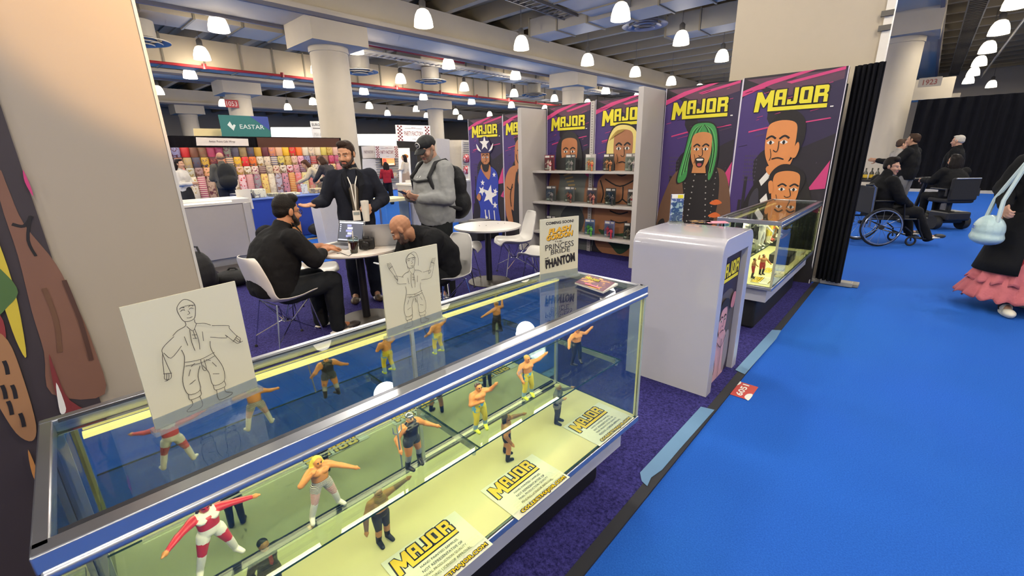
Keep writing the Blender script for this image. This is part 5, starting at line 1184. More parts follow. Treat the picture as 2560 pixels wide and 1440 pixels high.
human('person', 'seated man in black shirt and glasses typing on the laptop', (-3.69, 1.19, .008), .12, dict(SIT, waist=(0, -.01, .66), chest=(0, .06, .85), neck=(0, .13, 1.01), head=(0, .2, 1.14), face=(0, 1, -.14), shR=(.2, .1, .94), shL=(-.2, .1, .94), elR=(.27, .22, .75), elL=(-.25, .26, .76), wrR=(.1, .43, .79), wrL=(-.06, .46, .795)), .96, .045, skin='#b07c5c',
      hands={'R': ((-.25, 1, -.08), (0, 0, -1), .3), 'L': ((.25, 1, -.08), (0, 0, -1), .3)}, top=dict(m=BLKC, sleeve=.62, pad=.02), pants=dict(m=DENIM, w=.012), shoes='#3c3a3a', hair=dict(c='#14100e', t=.012), beard='#1a120e', extra=typing_extra)
human('person', 'bald seated man in black hoodie looking down at a phone', (-3.1, 2.37, .008), PI-.05, dict(SIT, chest=(0, .12, .8), neck=(0, .23, .91), head=(0, .35, .965), face=(.62, .55, -.62), up=(.35, .5, .8), shR=(.19, .15, .87), shL=(-.19, .15, .87), elR=(.22, .26, .66), elL=(-.22, .27, .66), wrR=(.05, .44, .64), wrL=(-.06, .44, .63), knR=(.12, .43, .5), knL=(-.14, .43, .5), anR=(.1, .36, .085), anL=(-.14, .38, .085), toeR=(.1, .51, .03), toeL=(-.16, .53, .03)), .96, .04, skin='#b5805e',
      hands={'R': ((-.25, 1, .12), (-.3, 0, 1), .6), 'L': ((.25, 1, .12), (.3, 0, 1), .6)}, top=dict(m=BLKC, pad=.02, collar=.3), pants=dict(m=BLKC, w=.01), shoes='#1a1a1c', beard='#5c463a')
def jacket_front(T, J, fr, P):
    lanyard(.172, .24, .0)(T, J, fr, P)
    c = J['chest']; n_ = J['neck']; m = MB(); m.grid(lambda a, b: V3((a-.5)*2*(.062-.04*b), (n_.y+.062)*(1-min(1, b*2.2))+(c.y+.163+.006*b)*min(1, b*2.2)-.02*(2*a-1)**2, n_.z+.015-.5*b), 8, 14, cloth('#6a655e', .4)); m.build('shirt_front', T, world=False, smooth=True, solid=.02)
    m = MB()
    for s in (-1, 1): m.prism([J['neck']+V3(s*.05, .09, .0), J['neck']+V3(s*.1, .08, -.04), c+V3(s*.115, .15, .02), c+V3(s*.03, .178, -.25), c+V3(s*.055, .172, .0)], (0, .012, 0), cloth('#12141b', .3))
    m.build('lapel', T, world=False)
beard_man = human('person', 'standing bearded man in navy jacket holding a white tumbler', tuple(atz(918, 748, .008)), math.radians(-118), dict(face=(.45, .9, -.22), head=(.03, .03, 1.585), elR=(.3, .0, 1.13), wrR=(.37, .22, 1.12), elL=(-.3, -.01, 1.12), wrL=(-.17, .22, 1.05), chest=(0, .0, 1.27)), .965, .015, skin='#b98a6c',
      hands={'R': ((.9, .4, -.1), (-.2, .2, 1), .25), 'L': ((.75, .55, .05), (.5, -.75, 0), 1.05, 1)}, top=dict(m=NAVY, sleeve=1., pad=.02, low=.14, name='jacket'), pants=dict(m=NAVY, w=.01), shoes='#4a3a2a', hair=dict(c='#2c1e16', t=.008, tuft=-.01), beard='#2a1a12', extra=jacket_front)
def sweat(T, J, fr, P):
    lanyard(.15, .12, .02, False)(T, J, fr, P)
    m = MB(); h = J['head']; m.lathe([(.03, -.002), (.03, .004)], (0, 0, 0), M('#d8d4ce', .5), 16, axis='y'); m.lathe([(.022, .0), (.022, .006)], (0, 0, 0), M('#17171a', .5), 16, axis='y'); m.box((0, .007, 0), (.026, .003, .012), M('#d8d4ce', .5))
    q = fr; mtx = Matrix((q[0], q[1], q[2])).transposed().to_4x4(); mtx.translation = P(0.0, .093, .078); m.xform(mtx); m.build('cap_badge', T, world=False)
cap_man = human('person', 'standing man in black cap and grey sweatshirt using a phone', (-3.74, 2.89, .008), math.radians(178), dict(face=(-.12, .85, -.42), up=(0, .35, .93), head=(0, .06, 1.57), elR=(.27, .02, 1.09), wrR=(.09, .25, 1.1), elL=(-.27, .04, 1.09), wrL=(-.1, .25, 1.1), waist=(0, .02, 1.07)), 1.0, .05, skin='#b98d74',
      hands={'R': ((-.35, .9, .25), (-.6, -.1, .8), .75), 'L': ((.35, .9, .25), (.6, -.1, .8), .75)}, top=dict(m=GREYC, pad=.022, low=.05), pants=dict(m=cloth('#1e2020', .4), w=.02), shoes='#b9b6b2', cap='#131315', beard='#8a7566', extra=sweat)
def local(T, v): return (Matrix.Translation(T.location) @ T.rotation_euler.to_matrix().to_4x4() @ Matrix.Diagonal((*T.scale, 1))) @ Vector(v)
# things held
m = MB(); m.lathe([(.001, -.115), (.03, -.115), (.034, -.05), (.038, .06), (.04, .075), (.038, .085), (.001, .09)], (0, 0, 0), M('#cfcbc2', .4), 20)
tu = m.build('tumbler', world=False, smooth=True); tu.location = local(beard_man, (-.09, .29, 1.045)); tag(tu, 'white tumbler held by the bearded man', 'cup')
m = MB(); m.box((0, 0, 0), (.075, .15, .009), M('#20242c', .3)); m.box((0, 0, .0048), (.066, .136, .001), M('#5a6a78', .25)); ph = m.build('phone', world=False, bevel=.003); ph.location = local(cap_man, (0, .35, 1.14)); ph.rotation_euler = (.5, 0, math.radians(178)); tag(ph, 'phone held by the man in the grey sweatshirt', 'phone')
bm_ = [o for o in bpy.data.objects if o.get('label', '').startswith('bald seated')][0]
m = MB(); m.box((0, 0, 0), (.075, .15, .009), M('#c9ccd2', .3)); m.box((0, 0, .0048), (.066, .136, .001), M('#e2e6ea', .25, emit=.3)); ph = m.build('phone', world=False, bevel=.003); ph.location = local(bm_, (0, .55, .68)); ph.rotation_euler = (.35, 0, PI-.05); tag(ph, 'pale phone held by the bald seated man', 'phone')
# backpack worn by the man in the cap
T = thing('backpack', 'black backpack worn by the man in the grey sweatshirt', 'bag', cap_man.location.copy(), math.radians(178)); K = dict(parent=T, world=False)
B = Body(); B.ell((0, -.27, 1.2), (.17, .1, .2)); B.ell((0, -.29, 1.0), (.19, .13, .18)); B.ell((0, -.35, .98), (.13, .1, .12)); mesh_obj('pack_body', B.mesh('pack', .014, [M('#121214', .75, bump=.2)], 3), T)
m = MB()
for s in (-1, 1): m.tube([(s*.1, -.2, 1.36), (s*.12, -.07, 1.455), (s*.125, .06, 1.43), (s*.15, .168, 1.3), (s*.185, .12, 1.13), (s*.2, -.02, 1.0), (s*.17, -.2, .95)], .021, M('#141416', .7), 8)
m.tube([(-.15, .175, 1.27), (0, .215, 1.255), (.15, .175, 1.27)], .012, M('#141416', .7), 8); m.build('strap', smooth=True, **K)
# on the busy table -------------------------------------------------------------
def laptop(label, x, y, rot, screen, alu='#a9abb0'):
    T = thing('laptop', label, 'laptop', (x, y, TZ-.002), rot); K = dict(parent=T, world=False); A = M(alu, .35, metal=.7)
    m = MB(); m.box((0, 0, .008), (.31, .22, .014), A); m.build('base', bevel=.004, **K); m = MB(); m.box((0, .03, .0158), (.27, .1, .0012), M('#222226', .5)); m.build('keyboard', **K); m = MB(); m.box((0, -.065, .0158), (.1, .065, .001), M('#8f9196', .4)); m.build('touchpad', **K)
    L = Matrix.Rotation(math.radians(-18), 4, 'X'); L.translation = (0, .11, .012)
    m = MB(); m.box((0, .003, .107), (.31, .006, .21), A); m.xform(L); m.build('lid', bevel=.003, **K)
    m = MB(); m.box((0, -.001, .107), (.3, .002, .2), M('#121318', .3)); m.box((0, -.0025, .11), (.285, .001, .178), M('#3d4150', .3, emit=.9)); m.box((0, -.0032, .194), (.285, .001, .014), M('#cfd3dc', .3, emit=.8)); m.box((0, -.0032, .028), (.285, .001, .012), M('#b9bfd0', .3, emit=.7))
    for i in range(5): m.box((.01*(i % 2)-.02, -.0034, .165-.025*i), (.05+.012*(i % 3), .001, .02), M('#c9cde2' if i % 2 else '#7f86b8', .3, emit=.8))
    for i in range(4): m.box((-.125, -.0034, .17-.02*i), (.012, .001, .012), M('#c9cde2', .3, emit=.7))
    m.xform(L); m.build('screen', **K)
    return T
laptop('open laptop with a dark editing screen in front of the typing man', -3.86, 1.86, .35, 1); laptop('silver laptop seen from behind across the round table', -3.63, 2.17, -2.2, 0)
def iced(label, p, lid=True):
    T = thing('iced_coffee', label, 'cup', p, 0, 'iced coffees on the round table'); K = dict(parent=T, world=False)
    m = MB(); m.lathe([(.001, 0), (.031, 0), (.043, .125), (.0425, .125), (.03, .003), (.001, .003)], (0, 0, 0), GL, 24); m.build('plastic_cup', smooth=True, **K)
    m = MB(); m.lathe([(.001, .004), (.0292, .004), (.0385, .098), (.001, .098)], (0, 0, 0), M('#3a1c10', .2), 20); m.build('coffee', smooth=True, **K)
    m = MB(); m.lathe([(.045, .122), (.046, .13), (.04, .14), (.001, .143)], (0, 0, 0), glass('#e9ece8', 2.2, name='lid_plastic'), 20); m.build('lid', smooth=True, **K)
    if lid: m = MB(); m.tube([(.005, 0, .05), (.012, 0, .19)], .004, M('#d8d4cc', .4), 8); m.build('straw', **K); m = MB(); m.grid(lambda a, b: Vector((.0415*math.cos(-2.2+a*1.1), .0415*math.sin(-2.2+a*1.1), .035+b*.055)), 6, 1, M('#e2ded6', .6)); m.build('sticker_label', **K)
iced('iced coffee with a white label, nearest on the round table', atz(886, 632, TZ)); iced('iced coffee without a label beside the silver laptop', atz(945, 607, TZ), False)
p = atz(918, 622, TZ); T = thing('camera', 'black camera lying on the round table between the coffees', 'camera', p, .9); K = dict(parent=T, world=False)
m = MB(); m.box((0, 0, .045), (.13, .055, .085), M('#161618', .5)); m.box((0, 0, .097), (.05, .05, .03), M('#161618', .5)); m.box((.05, .012, .05), (.03, .06, .09), M('#1a1a1c', .6)); m.build('camera_body', bevel=.006, **K); m = MB(); m.lathe([(.036, -.03), (.036, -.09), (.03, -.095), (.001, -.09)], (0, 0, .045), M('#0f0f11', .3), 20, axis='y'); m.build('lens', smooth=True, **K)
p = atz(955, 612, TZ); T = thing('cup_tray', 'brown cardboard cup tray under the second iced coffee', 'tray', p+V3(-.02, .05, 0), .3); m = MB(); m.b2((-.05, -.03, 0), (.05, .03, .02), M('#8a7a66', .8)); m.build('tray_body', T, world=False, bevel=.008)
m = MB(); a = [atz(*q, TZ+.003) for q in ((842, 634), (852, 632), (862, 636), (872, 640), (880, 634), (878, 628))]; m.tube(a, .0025, M('#19191b', .5), 6); tag(m.build('charging_cable'), 'thin dark cable curled at the table edge by the laptop', 'cable')
for i, (px, py, lab) in enumerate(((1207, 566, 'small grey clip on the empty table, the left one'), (1253, 560, 'small grey clip on the empty table, the right one'))):
    p = atz(px, py, .694); m = MB(); m.tube([p+V3(-.03, -.03, .012), p+V3(-.025, -.025, .002), p+V3(.025, .025, .002), p+V3(.03, .03, .012)], .004, M('#8d8680', .4), 6); tag(m.build('table_clip'), lab, 'clip')
# bags and bins on the booth carpet
def bag(label, c, r, rot, col='#141416', name='backpack'):
    T = thing(name, label, 'bag', (c[0], c[1], .008), rot); B = Body(); B.ell((0, 0, r[2]*.52), (r[0], r[1], r[2]*.5)); B.ell((0, r[1]*.5, r[2]*.35), (r[0]*.75, r[1]*.7, r[2]*.3)); mesh_obj('bag_body', B.mesh('bag', .016, [M(col, .75, bump=.2)], 2), T)
    m = MB(); m.tube([(-.06, 0, r[2]*.96), (-.03, 0, r[2]*1.12), (.03, 0, r[2]*1.12), (.06, 0, r[2]*.96)], .012, M(col, .7), 8); m.build('carry_handle', T, smooth=True, world=False); return T
T = bag('black backpack leaning by the grey counter, with a white tag', atz(515, 735, 0), (.18, .13, .5), .4); m = MB(); m.box((.02, -.125, .16), (.07, .004, .07), M('#d8d4d0', .5)); m.build('luggage_tag', T, world=False)
bag('low black bag on the floor beside the tagged backpack', atz(590, 715, 0), (.24, .16, .2), .9, name='duffel_bag'); 
c = atz(545, 712, 0); m = MB(); m.box((c.x-.15, c.y+.2, .075), (.45, .3, .13), M('#4a3a3c', .7)); m.box((c.x-.15, c.y+.2, .145), (.46, .31, .012), M('#2c2526', .7)); tag(m.build('storage_box', bevel=.01), 'dark maroon box behind the bags by the grey counter', 'box')
c = atz(1190, 598, 0); T = thing('storage_bin', 'black bin with clutter behind the empty round table', 'bin', (c.x, c.y+.2, .008)); m = MB(); m.box((c.x, c.y+.2, .17), (.5, .8, .32), M('#19191c', .6)); m.build('bin_body', T, bevel=.02); m = MB(); m.box((c.x+.02, c.y+.1, .345), (.3, .3, .03), M('#7a7672', .5)); m.build('bin_lid', T)
# ================================================================ neighbouring booths and visitors
CT = M('#a9a4a1', .5, var=.03); CTW = M('#dedad2', .35)
T = thing('counter', 'grey display counter with a white top rail, left of the seated men', 'counter', (-7.7, .9, 0))
m = MB(); m.b2((-8.0, -1.2, .12), (-7.42, 2.2, .9), CT); m.build('front_panel', T)
m = MB(); m.b2((-8.02, -1.22, .0), (-7.45, 2.18, .12), M('#8a8784', .5)); m.build('plinth', T)
m = MB(); m.b2((-8.03, -1.22, .9), (-7.395, 2.24, .965), CTW); m.b2((-7.42, 2.14, .1), (-7.395, 2.24, .9), M('#c9c6c4', .35, metal=.4)); m.build('top_rail', T, bevel=.006)
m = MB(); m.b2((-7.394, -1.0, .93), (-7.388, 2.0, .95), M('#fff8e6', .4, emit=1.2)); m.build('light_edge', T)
def board(name, label, cat, pts, x, mat, th=.03, extra=None, group=None):
    """flat board facing +X at depth x, outlined by sight points"""
    P = [atx(px, py, x) for px, py in pts]; c = sum(P, Vector())/len(P); T = thing(name, label, cat, (x, c.y, min(p.z for p in P)), 0, group)
    m = MB(); m.prism(P, (-th, 0, 0), mat); m.build('board', T)
    if extra:
        ys = [p.y for p in P]; zs = [p.z for p in P]; F = Flat((x+.004, min(ys), min(zs)), (0, 1, 0), (0, 0, 1), .002); extra(F, max(ys)-min(ys), max(zs)-min(zs)); F.build('lettering', T)
    return T
board('paper_sign', 'white blank sign standing on the grey counter', 'sign', ((598, 524), (588, 475), (624, 472), (635, 522)), -7.7, CTW, .01)
T = thing('draped_table', 'blue draped table with goods in front of the gift wrap', 'table', (-9.5, 3.3, 0)); m = MB(); m.b2((-10.1, 2.0, 0), (-9.15, 4.75, .79), M('#1c3c9c', .8, bump=.1)); m.build('table_cloth', T, bevel=.02); m = MB(); m.b2((-10.12, 1.98, .79), (-9.13, 4.77, .81), M('#5d78c0', .5)); m.build('tabletop', T)
rnd = random.Random(3)
for i, (y, c, s) in enumerate(((2.75, '#2c2a44', (.3, .3, .1)), (3.05, '#d9d6c0', (.22, .22, .16)), (3.35, '#b9b58a', (.3, .2, .06)), (3.65, '#e0dbc0', (.26, .3, .05)), (3.95, '#d8d8d8', (.1, .1, .2)), (4.2, '#c9b48a', (.24, .24, .1)), (4.5, '#3a3440', (.3, .2, .08)))):
    m = MB(); m.box((-9.5, y, .81+s[2]/2), s, pattern(c, _mix(c, '#404058', .5), 'floral', 12)); tag(m.build('goods_box', bevel=.01), 'small %s goods box on the blue draped table, %s from its left end' % (('dark violet', 'cream', 'olive', 'pale', 'tall white', 'tan', 'charcoal')[i], ('first', 'second', 'third', 'fourth', 'fifth', 'sixth', 'seventh')[i]), 'box')
bag('black bag on the floor against the blue draped table', atz(778, 590, 0)+V3(.3, .15, 0), (.3, .2, .3), 1.2, name='duffel_bag')
c = atz(745, 590, 0); m = MB(); m.box((c.x+.15, c.y-.25, .16), (.3, .45, .3), M('#c98a52', .7)); m.box((c.x+.15, c.y-.25, .315), (.31, .46, .012), M('#a86f40', .7)); tag(m.build('cardboard_box'), 'tan cardboard box beside the black bag at the blue table', 'box')
c = atz(765, 597, 0); m = MB(); m.box((c.x+.1, c.y, .004), (.12, 1.5, .006), M('#c9a25a', .6)); tag(m.build('floor_strip'), 'tan strip along the aisle floor in front of the blue table', 'strip')
T = thing('display_plinth', 'white angled display plinth behind the bearded man', 'plinth', (-7.4, 3.7, 0)); P = [atx(px, py, -7.3) for px, py in ((800, 520), (853, 480), (900, 520), (900, 628), (822, 628))]; P = [V3(p.x, p.y, max(p.z, 0)) for p in P]; m = MB(); m.prism(P, (-.35, 0, 0), M('#d2cecb', .4)); m.build('plinth_body', T)
# gift-wrap booth ----------------------------------------------------------------
GX = -14.25; blk2 = M('#141216', .9, var=.2, scale=5, spec=.1)
y0, y1 = atx(405, 350, GX).y, atx(850, 350, GX).y; zt = 2.15
m = MB(); m.grid(lambda a, b: Vector((GX-.05+.02*math.sin(a*160), y0-1.2+a*(y1-y0+1.25), b*zt)), 160, 1, blk2); tag(m.build('backdrop_drape', solid=.01), 'black drape at the top of the gift wrap wall', 'drape')
m = MB(); m.b2((GX-.02, y0+2.2, 1.86), (GX+.0, y1-.02, 2.13), M('#4a2a1c', .8)); tag(m.build('drape_brown_strip'), 'brown strip of drape above the right half of the gift wrap', 'drape')  # plain brown strip over the black drape
cols = ['#8d86a6', '#c9302e', '#8b5a44', '#9a6a4e', '#c9526e', '#b0486a', '#9a9a84', '#6e6672', '#b99c66', '#55505e', '#d2a43c', '#6a3036', '#d98a5e', '#e0b088', '#eab52c', '#e03030', '#e8742c', '#e2d2b4', '#e0c8a8', '#e0cdaa', '#d8c05e', '#cfae5c', '#e0b49c', '#e8a8b4']
cnm = ['lilac', 'red', 'brown', 'tan', 'rose', 'magenta', 'sage', 'grey', 'gold', 'slate', 'yellow', 'maroon', 'peach', 'apricot', 'bright yellow', 'bright red', 'orange', 'cream', 'ivory', 'sand', 'mustard', 'ochre', 'blush', 'pink']
pats = ['floral', 'dots', 'stripe', 'floral', 'dots', 'floral']
def roll_mesh(h, r=.105):
    m = MB(); m.lathe([(r*.3, 0), (r*.96, 0), (r, .01), (r, h-.01), (r*.96, h), (r*.3, h), (r*.3, h-.02)], (0, 0, 0), M('#d8d2c4', .6), 14); return m
rm = {}
def roll(i, row, x, y, z, h, mat, lab):
    if (h,) not in rm:
        o = roll_mesh(h).build('gift_wrap_roll', world=False, smooth=True, angle=50); rm[(h,)] = o
    else:
        o = rm[(h,)].copy(); COL.objects.link(o)
    o.location = (x, y, z); o.material_slots[0].link = 'OBJECT'; o.material_slots[0].material = mat
    tag(o, lab, 'gift wrap roll', 'gift wrap rolls on the display wall')
rowz = ((1.615, .24), (1.355, .25), (1.135, .215), (.33, .8)); rn = ('top', 'second', 'third', 'bottom'); ordw = 'first second third fourth fifth sixth seventh eighth ninth tenth eleventh twelfth thirteenth fourteenth fifteenth sixteenth seventeenth eighteenth nineteenth twentieth twenty-first twenty-second twenty-third twenty-fourth'.split()
n = 24; dy = (y1-y0-.1)/n
for r, (z, h) in enumerate(rowz):
    for i in range(n):
        k = (i+r*7) % 24 if r else i; base = cols[k] if r < 2 else _mix(cols[(k*5+3) % 24], '#e8ddc8', .5 if r == 2 else .42); sp = _mix(cols[(k*7+11) % 24], '#3a2a3a', .35 if r != 3 else .1)
        mt_ = M(base, .45) if r == 0 and i % 3 else pattern(base, sp, pats[(i+r*2) % 6], (14., 16., 18., 15.)[r] if pats[(i+r*2) % 6] != 'stripe' else 6.)
        roll(i, r, GX+.11+.05*r, y0+.1+dy*(i+.5), z, h, mt_, '%s gift wrap roll, %s from the left in the %s row' % (cnm[k] if r < 2 else ('pale ' if r == 2 else 'long ')+cnm[(k*5+3) % 24], ordw[i], rn[r]))
for r, (z, h) in enumerate(rowz): m = MB(); m.b2((GX, y0, z-.03), (GX+.22+.05*r, y1-.1, z), M('#3a2a24', .7)); tag(m.build('display_ledge'), '%s dark ledge under the gift wrap rolls' % rn[r], 'ledge')
ZG = -13.9
board('header_sign', 'pale booth name sign on the black drape above the gift wrap', 'sign', ((492, 364), (490, 343), (620, 347), (622, 365)), ZG, M('#ded0c2', .5), .02, lambda F, w, h: F.text('Artist Point Gift Wrap', w*.48, h*.5, w*.5, h*.32, M('#5a4a44', .6)))
def eastar(F, w, h):
    W_ = M('#e2eae8', .5); F.poly([(0, 0), (w, 0), (w, h), (0, h)], M('#2f7674', .5)); F.poly([(w*.62, h), (w, h*.35), (w, h)], M('#3c4fa0', .5)); F.text('EASTAR', w*.63, h*.5, w*.5, h*.2, W_, bold=.005)
    F.poly([(w*.14, h*.56), (w*.2, h*.72), (w*.26, h*.4), (w*.22, h*.36)], W_); F.poly([(w*.2, h*.44), (w*.27, h*.6), (w*.3, h*.55), (w*.24, h*.3)], W_)
board('hanging_sign', 'teal hanging sign with white lettering above the gift wrap', 'sign', ((556, 343), (553, 290), (668, 292), (678, 343)), -15.6, M('#2f7674', .5), .05, eastar)
board('cream_fascia', 'cream lit fascia left of the teal hanging sign', 'sign', ((486, 340), (484, 321), (560, 322), (562, 340)), -16.2, M('#e8cf96', .5, emit=.25), .05)
board('hanging_sign', 'white hanging sign beside the thick column, headed in grey capitals', 'sign', ((783, 345), (776, 303), (808, 303), (812, 345)), -17.5, M('#dedad4', .5, emit=.25), .05, lambda F, w, h: (F.text('EUROPE', w*.5, h*.78, w*.85, h*.16, M('#55504c', .6), bold=.01), F.poly([(w*.1, h*.55), (w*.8, h*.55), (w*.8, h*.6), (w*.1, h*.6)], M('#77726e', .6)), F.text('MIX & 4', w*.5, h*.22, w*.7, h*.2, M('#c9c4be', .6))))
# white lit booths beyond the aisle
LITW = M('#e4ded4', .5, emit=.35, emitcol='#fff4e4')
def pf(F, w, h, tcol='#8a3a3c'):
    R = M(tcol, .6); G = M('#8a8486', .6)
    for sx in (0, 1):
        k = F.lay()
        for i in range(9):
            for j in range(3): 
                if (i+j) % 2 == 0: u = w*(.03+.8*sx+.045*j); v = h*(.08+.095*i); F.poly([(u, v), (u+w*.045, v), (u+w*.045, v+h*.095), (u, v+h*.095)], R, k)
    F.text('PARTY FACTORY', w*.49, h*.5, w*.56, h*.26, R); k = F.lay(); F.poly([(w*.24, h*.78), (w*.42, h*.78), (w*.42, h*.8), (w*.24, h*.8)], G, k); F.poly([(w*.56, h*.78), (w*.74, h*.78), (w*.74, h*.8), (w*.56, h*.8)], G, k)
    for i in (-1, 0, 1): F.poly([(w*(.49+.04*i+.012*math.sin(t*PI*.4)), h*(.82+.035*math.cos(t*PI*.4))) for t in range(5)], R, k); F.poly([(w*(.49+.04*i+.01*math.sin(t*PI*.4)), h*(.18+.03*math.cos(t*PI*.4))) for t in range(5)], G, k)
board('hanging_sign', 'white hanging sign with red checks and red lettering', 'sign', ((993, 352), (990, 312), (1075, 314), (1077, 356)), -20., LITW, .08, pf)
board('booth_fascia', 'grey booth fascia with red lettering under the white hanging sign', 'sign', ((940, 395), (938, 364), (994, 364), (998, 396)), -19., M('#cfc6c0', .5), .05, pf)
board('booth_fascia', 'narrow grey booth fascia around the corner, left of the lettered one', 'sign', ((908, 396), (904, 366), (936, 364), (938, 395)), -19.5, M('#c9c0ba', .5), .05, lambda F, w, h: F.text('PARTY FACTORY', w*.5, h*.5, w*.7, h*.22, M('#7a5a5c', .6)))
SLAT = M('#bdb6ae', .6)
T = board('slat_wall', 'pale slatted wall of goods under the red-lettered fascia', 'wall display', ((910, 505), (907, 397), (1000, 397), (1003, 500)), -19.2, M('#cdc7c0', .6), .05)
m = MB()
for i in range(14): z = .3+i*.11; a = atx(940, 400, -19.14).y; b = atx(998, 400, -19.14).y; m.b2((-19.19, a, z), (-19.15, b, z+.03), M('#8f8a84', .6))
m.build('slats', T)
T = board('wall_screen', 'small lit orange screen on the slatted wall', 'screen', ((955, 415), (953, 393), (987, 392), (989, 414)), -19.05, M('#1a1412', .4), .05, lambda F, w, h: (F.poly([(w*.05, h*.07), (w*.95, h*.07), (w*.95, h*.93), (w*.05, h*.93)], M('#f09058', .4, emit=1.2, emitcol='#ff8a50')), F.blob([(w*.1, h*.3), (w*.3, h*.2), (w*.35, h*.7), (w*.12, h*.8)], M('#d8543c', .4, emit=.8)), F.poly([(w*.3, h*.08), (w*.9, h*.08), (w*.9, h*.3), (w*.3, h*.25)], M('#f4c0a8', .4, emit=1.))))
for i in range(6):
    p = atx((962, 975, 988, 966, 979, 992)[i], (440, 437, 440, 478, 474, 480)[i], -18.9); m = MB(); m.ball(p, (.1, .16, .16), pattern('#c9c2bc', ('#b0404a', '#7a8a9a', '#c9a04a', '#b05a6a', '#8a8a9a', '#c03a44')[i], 'floral', 12), 10); tag(m.build('goods_bundle', smooth=True), 'round bundle of goods hanging on the slatted wall, %s of six' % ordw[i], 'goods')
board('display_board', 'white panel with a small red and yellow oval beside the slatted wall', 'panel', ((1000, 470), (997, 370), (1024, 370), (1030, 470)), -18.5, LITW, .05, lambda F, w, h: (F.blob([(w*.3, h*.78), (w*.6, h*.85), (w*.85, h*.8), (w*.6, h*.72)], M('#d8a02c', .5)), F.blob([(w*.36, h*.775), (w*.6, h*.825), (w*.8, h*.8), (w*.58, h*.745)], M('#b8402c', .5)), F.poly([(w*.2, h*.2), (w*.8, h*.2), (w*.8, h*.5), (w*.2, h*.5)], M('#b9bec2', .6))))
board('dark_partition', 'dark doorway panel beside the white oval panel', 'panel', ((1031, 470), (1028, 378), (1042, 380), (1048, 470)), -18., M('#1c1a1c', .7), .05)
board('far_glow_board', 'bright white glowing board added for far booth light, right of the thick column', 'booth front', ((897, 364), (893, 335), (990, 335), (992, 364)), -27., M('#f4f2ea', .5, emit=1.3, emitcol='#fffaf0'), .1)  # emissive boards added for the far glow of booth lights
board('far_glow_board', 'bright white glowing board added for far booth light, between the teal sign and the thick column', 'booth front', ((680, 342), (678, 318), (790, 318), (790, 344)), -27., M('#f4f2ea', .5, emit=1.3, emitcol='#fffaf0'), .1)
board('pale_partition', 'pale grey partition to the right of the capped man', 'partition', ((1100, 555), (1092, 346), (1124, 348), (1128, 560)), -13.2, M('#bdb6ae', .6), .06); board('pale_partition', 'cream partition beside the red-stocked slat wall', 'partition', ((1126, 560), (1122, 350), (1155, 350), (1158, 560)), -13.4, M('#d2c7b2', .6), .06)
T = board('stocked_wall', 'pale slat wall stocked with red goods left of the purple banners', 'wall display', ((1158, 480), (1155, 350), (1200, 352), (1200, 480)), -13.0, M('#d8d0c4', .6), .05); m = MB()
for i in range(14): p = atx(1160, 356+i*5, -12.97); m.b2((-12.99, p.y-.02, p.z), (-12.96, p.y+.6, p.z+.02), M('#9a948c', .6))
m.build('slats', T)
for i, py in enumerate((396, 425, 462)): p = atx(1167, py, -12.85); m = MB(); m.ball(p, (.1, .16, .16), pattern('#b82c36', '#e2c0bc', 'floral', 10), 10); tag(m.build('goods_bundle', smooth=True), '%s red goods bundle on the slat wall by the banners' % ('upper', 'middle', 'lower')[i], 'goods')
T = thing('counter', 'grey counter with a white top behind the capped man', 'counter', (-8.2, 6.6, 0)); a = atz(1120, 556, 0).y-.4
m = MB(); m.b2((-8.5, 5.55, 0), (-7.95, 7.35, .92), CT); m.build('front_panel', T); m = MB(); m.b2((-8.52, 5.53, .92), (-7.93, 7.37, .96), CTW); m.build('countertop', T)
p = atx(1183, 472, -8.1); m = MB(); m.b2((-8.11, p.y-.13, .96), (-8.1, p.y+.1, 1.26), CTW); tag(m.build('paper_sign'), 'white blank sign on the grey counter left of the banners', 'sign')
T = thing('glass_side_table', 'low glass display table on the aisle between the standing men', 'table', (-8.3, 5.2, 0)); m = MB(); m.b2((-8.6, 4.75, .62), (-8.0, 5.5, .68), CREAM); m.build('tabletop', T); m = MB(); pane(m, (-8.01, 4.76, .03), (-8.0, 5.49, .62), GL); m.build('glass_front', T); m = MB()
for y in (4.77, 5.48): m.b2((-8.02, y-.015, 0), (-7.99, y+.015, .62), ALU)
m.build('table_frame', T)
p = atx(1027, 470, -8.3); m = MB(); m.b2((-8.31, p.y-.12, .68), (-8.3, p.y+.12, 1.02), CTW); tag(m.build('paper_sign'), 'white blank sign on the low glass display table', 'sign')

# visitors at the far booths
def person(label, px, x, k, rot, J=None, **kw):
    y = atx(px, 450, x).y; return human('person', label, (x, y, 0), rot, J, k, lod=2, **kw)
def skirt_plain(m_, z=.45, w=.17):
    def f(T, J):
        B = Body(); B.loft([(J['pelvis']+V3(0, 0, .1), .155, .125, V3(1, 0, 0), V3(0, 1, 0)), (J['pelvis']-V3(0, 0, .1), .19, .16, V3(1, 0, 0), V3(0, 1, 0)), (V3(0, 0, z), w+.03, w, V3(1, 0, 0), V3(0, 1, 0))]); mesh_obj('skirt', B.mesh('skirt', .018, [m_], 2), T)
    return f
hold = dict(elR=(.24, .05, 1.1), wrR=(.1, .25, 1.1), elL=(-.24, .05, 1.1), wrL=(-.1, .25, 1.1))
person('woman in a white jacket and dark skirt at the left of the gift wrap', 456, -12.8, .92, -.75, hold, top=dict(m=cloth('#cfc9c0'), low=.02), skirt=skirt_plain(M('#1c1a1c', .8)), pants=dict(m=M('#1c1a1c', .8)), hair=dict(c='#1c1210', style='long', len=.12))
pm = person('bald man with a black backpack facing the gift wrap wall', 562, -12.4, 1.0, PI/2, hold, fat=.03, top=dict(m=cloth('#5a5750')), pants=dict(m=cloth('#2a2c34')), skin='#b9876c', hair=dict(c='#8a7060', style='bald_fringe'))
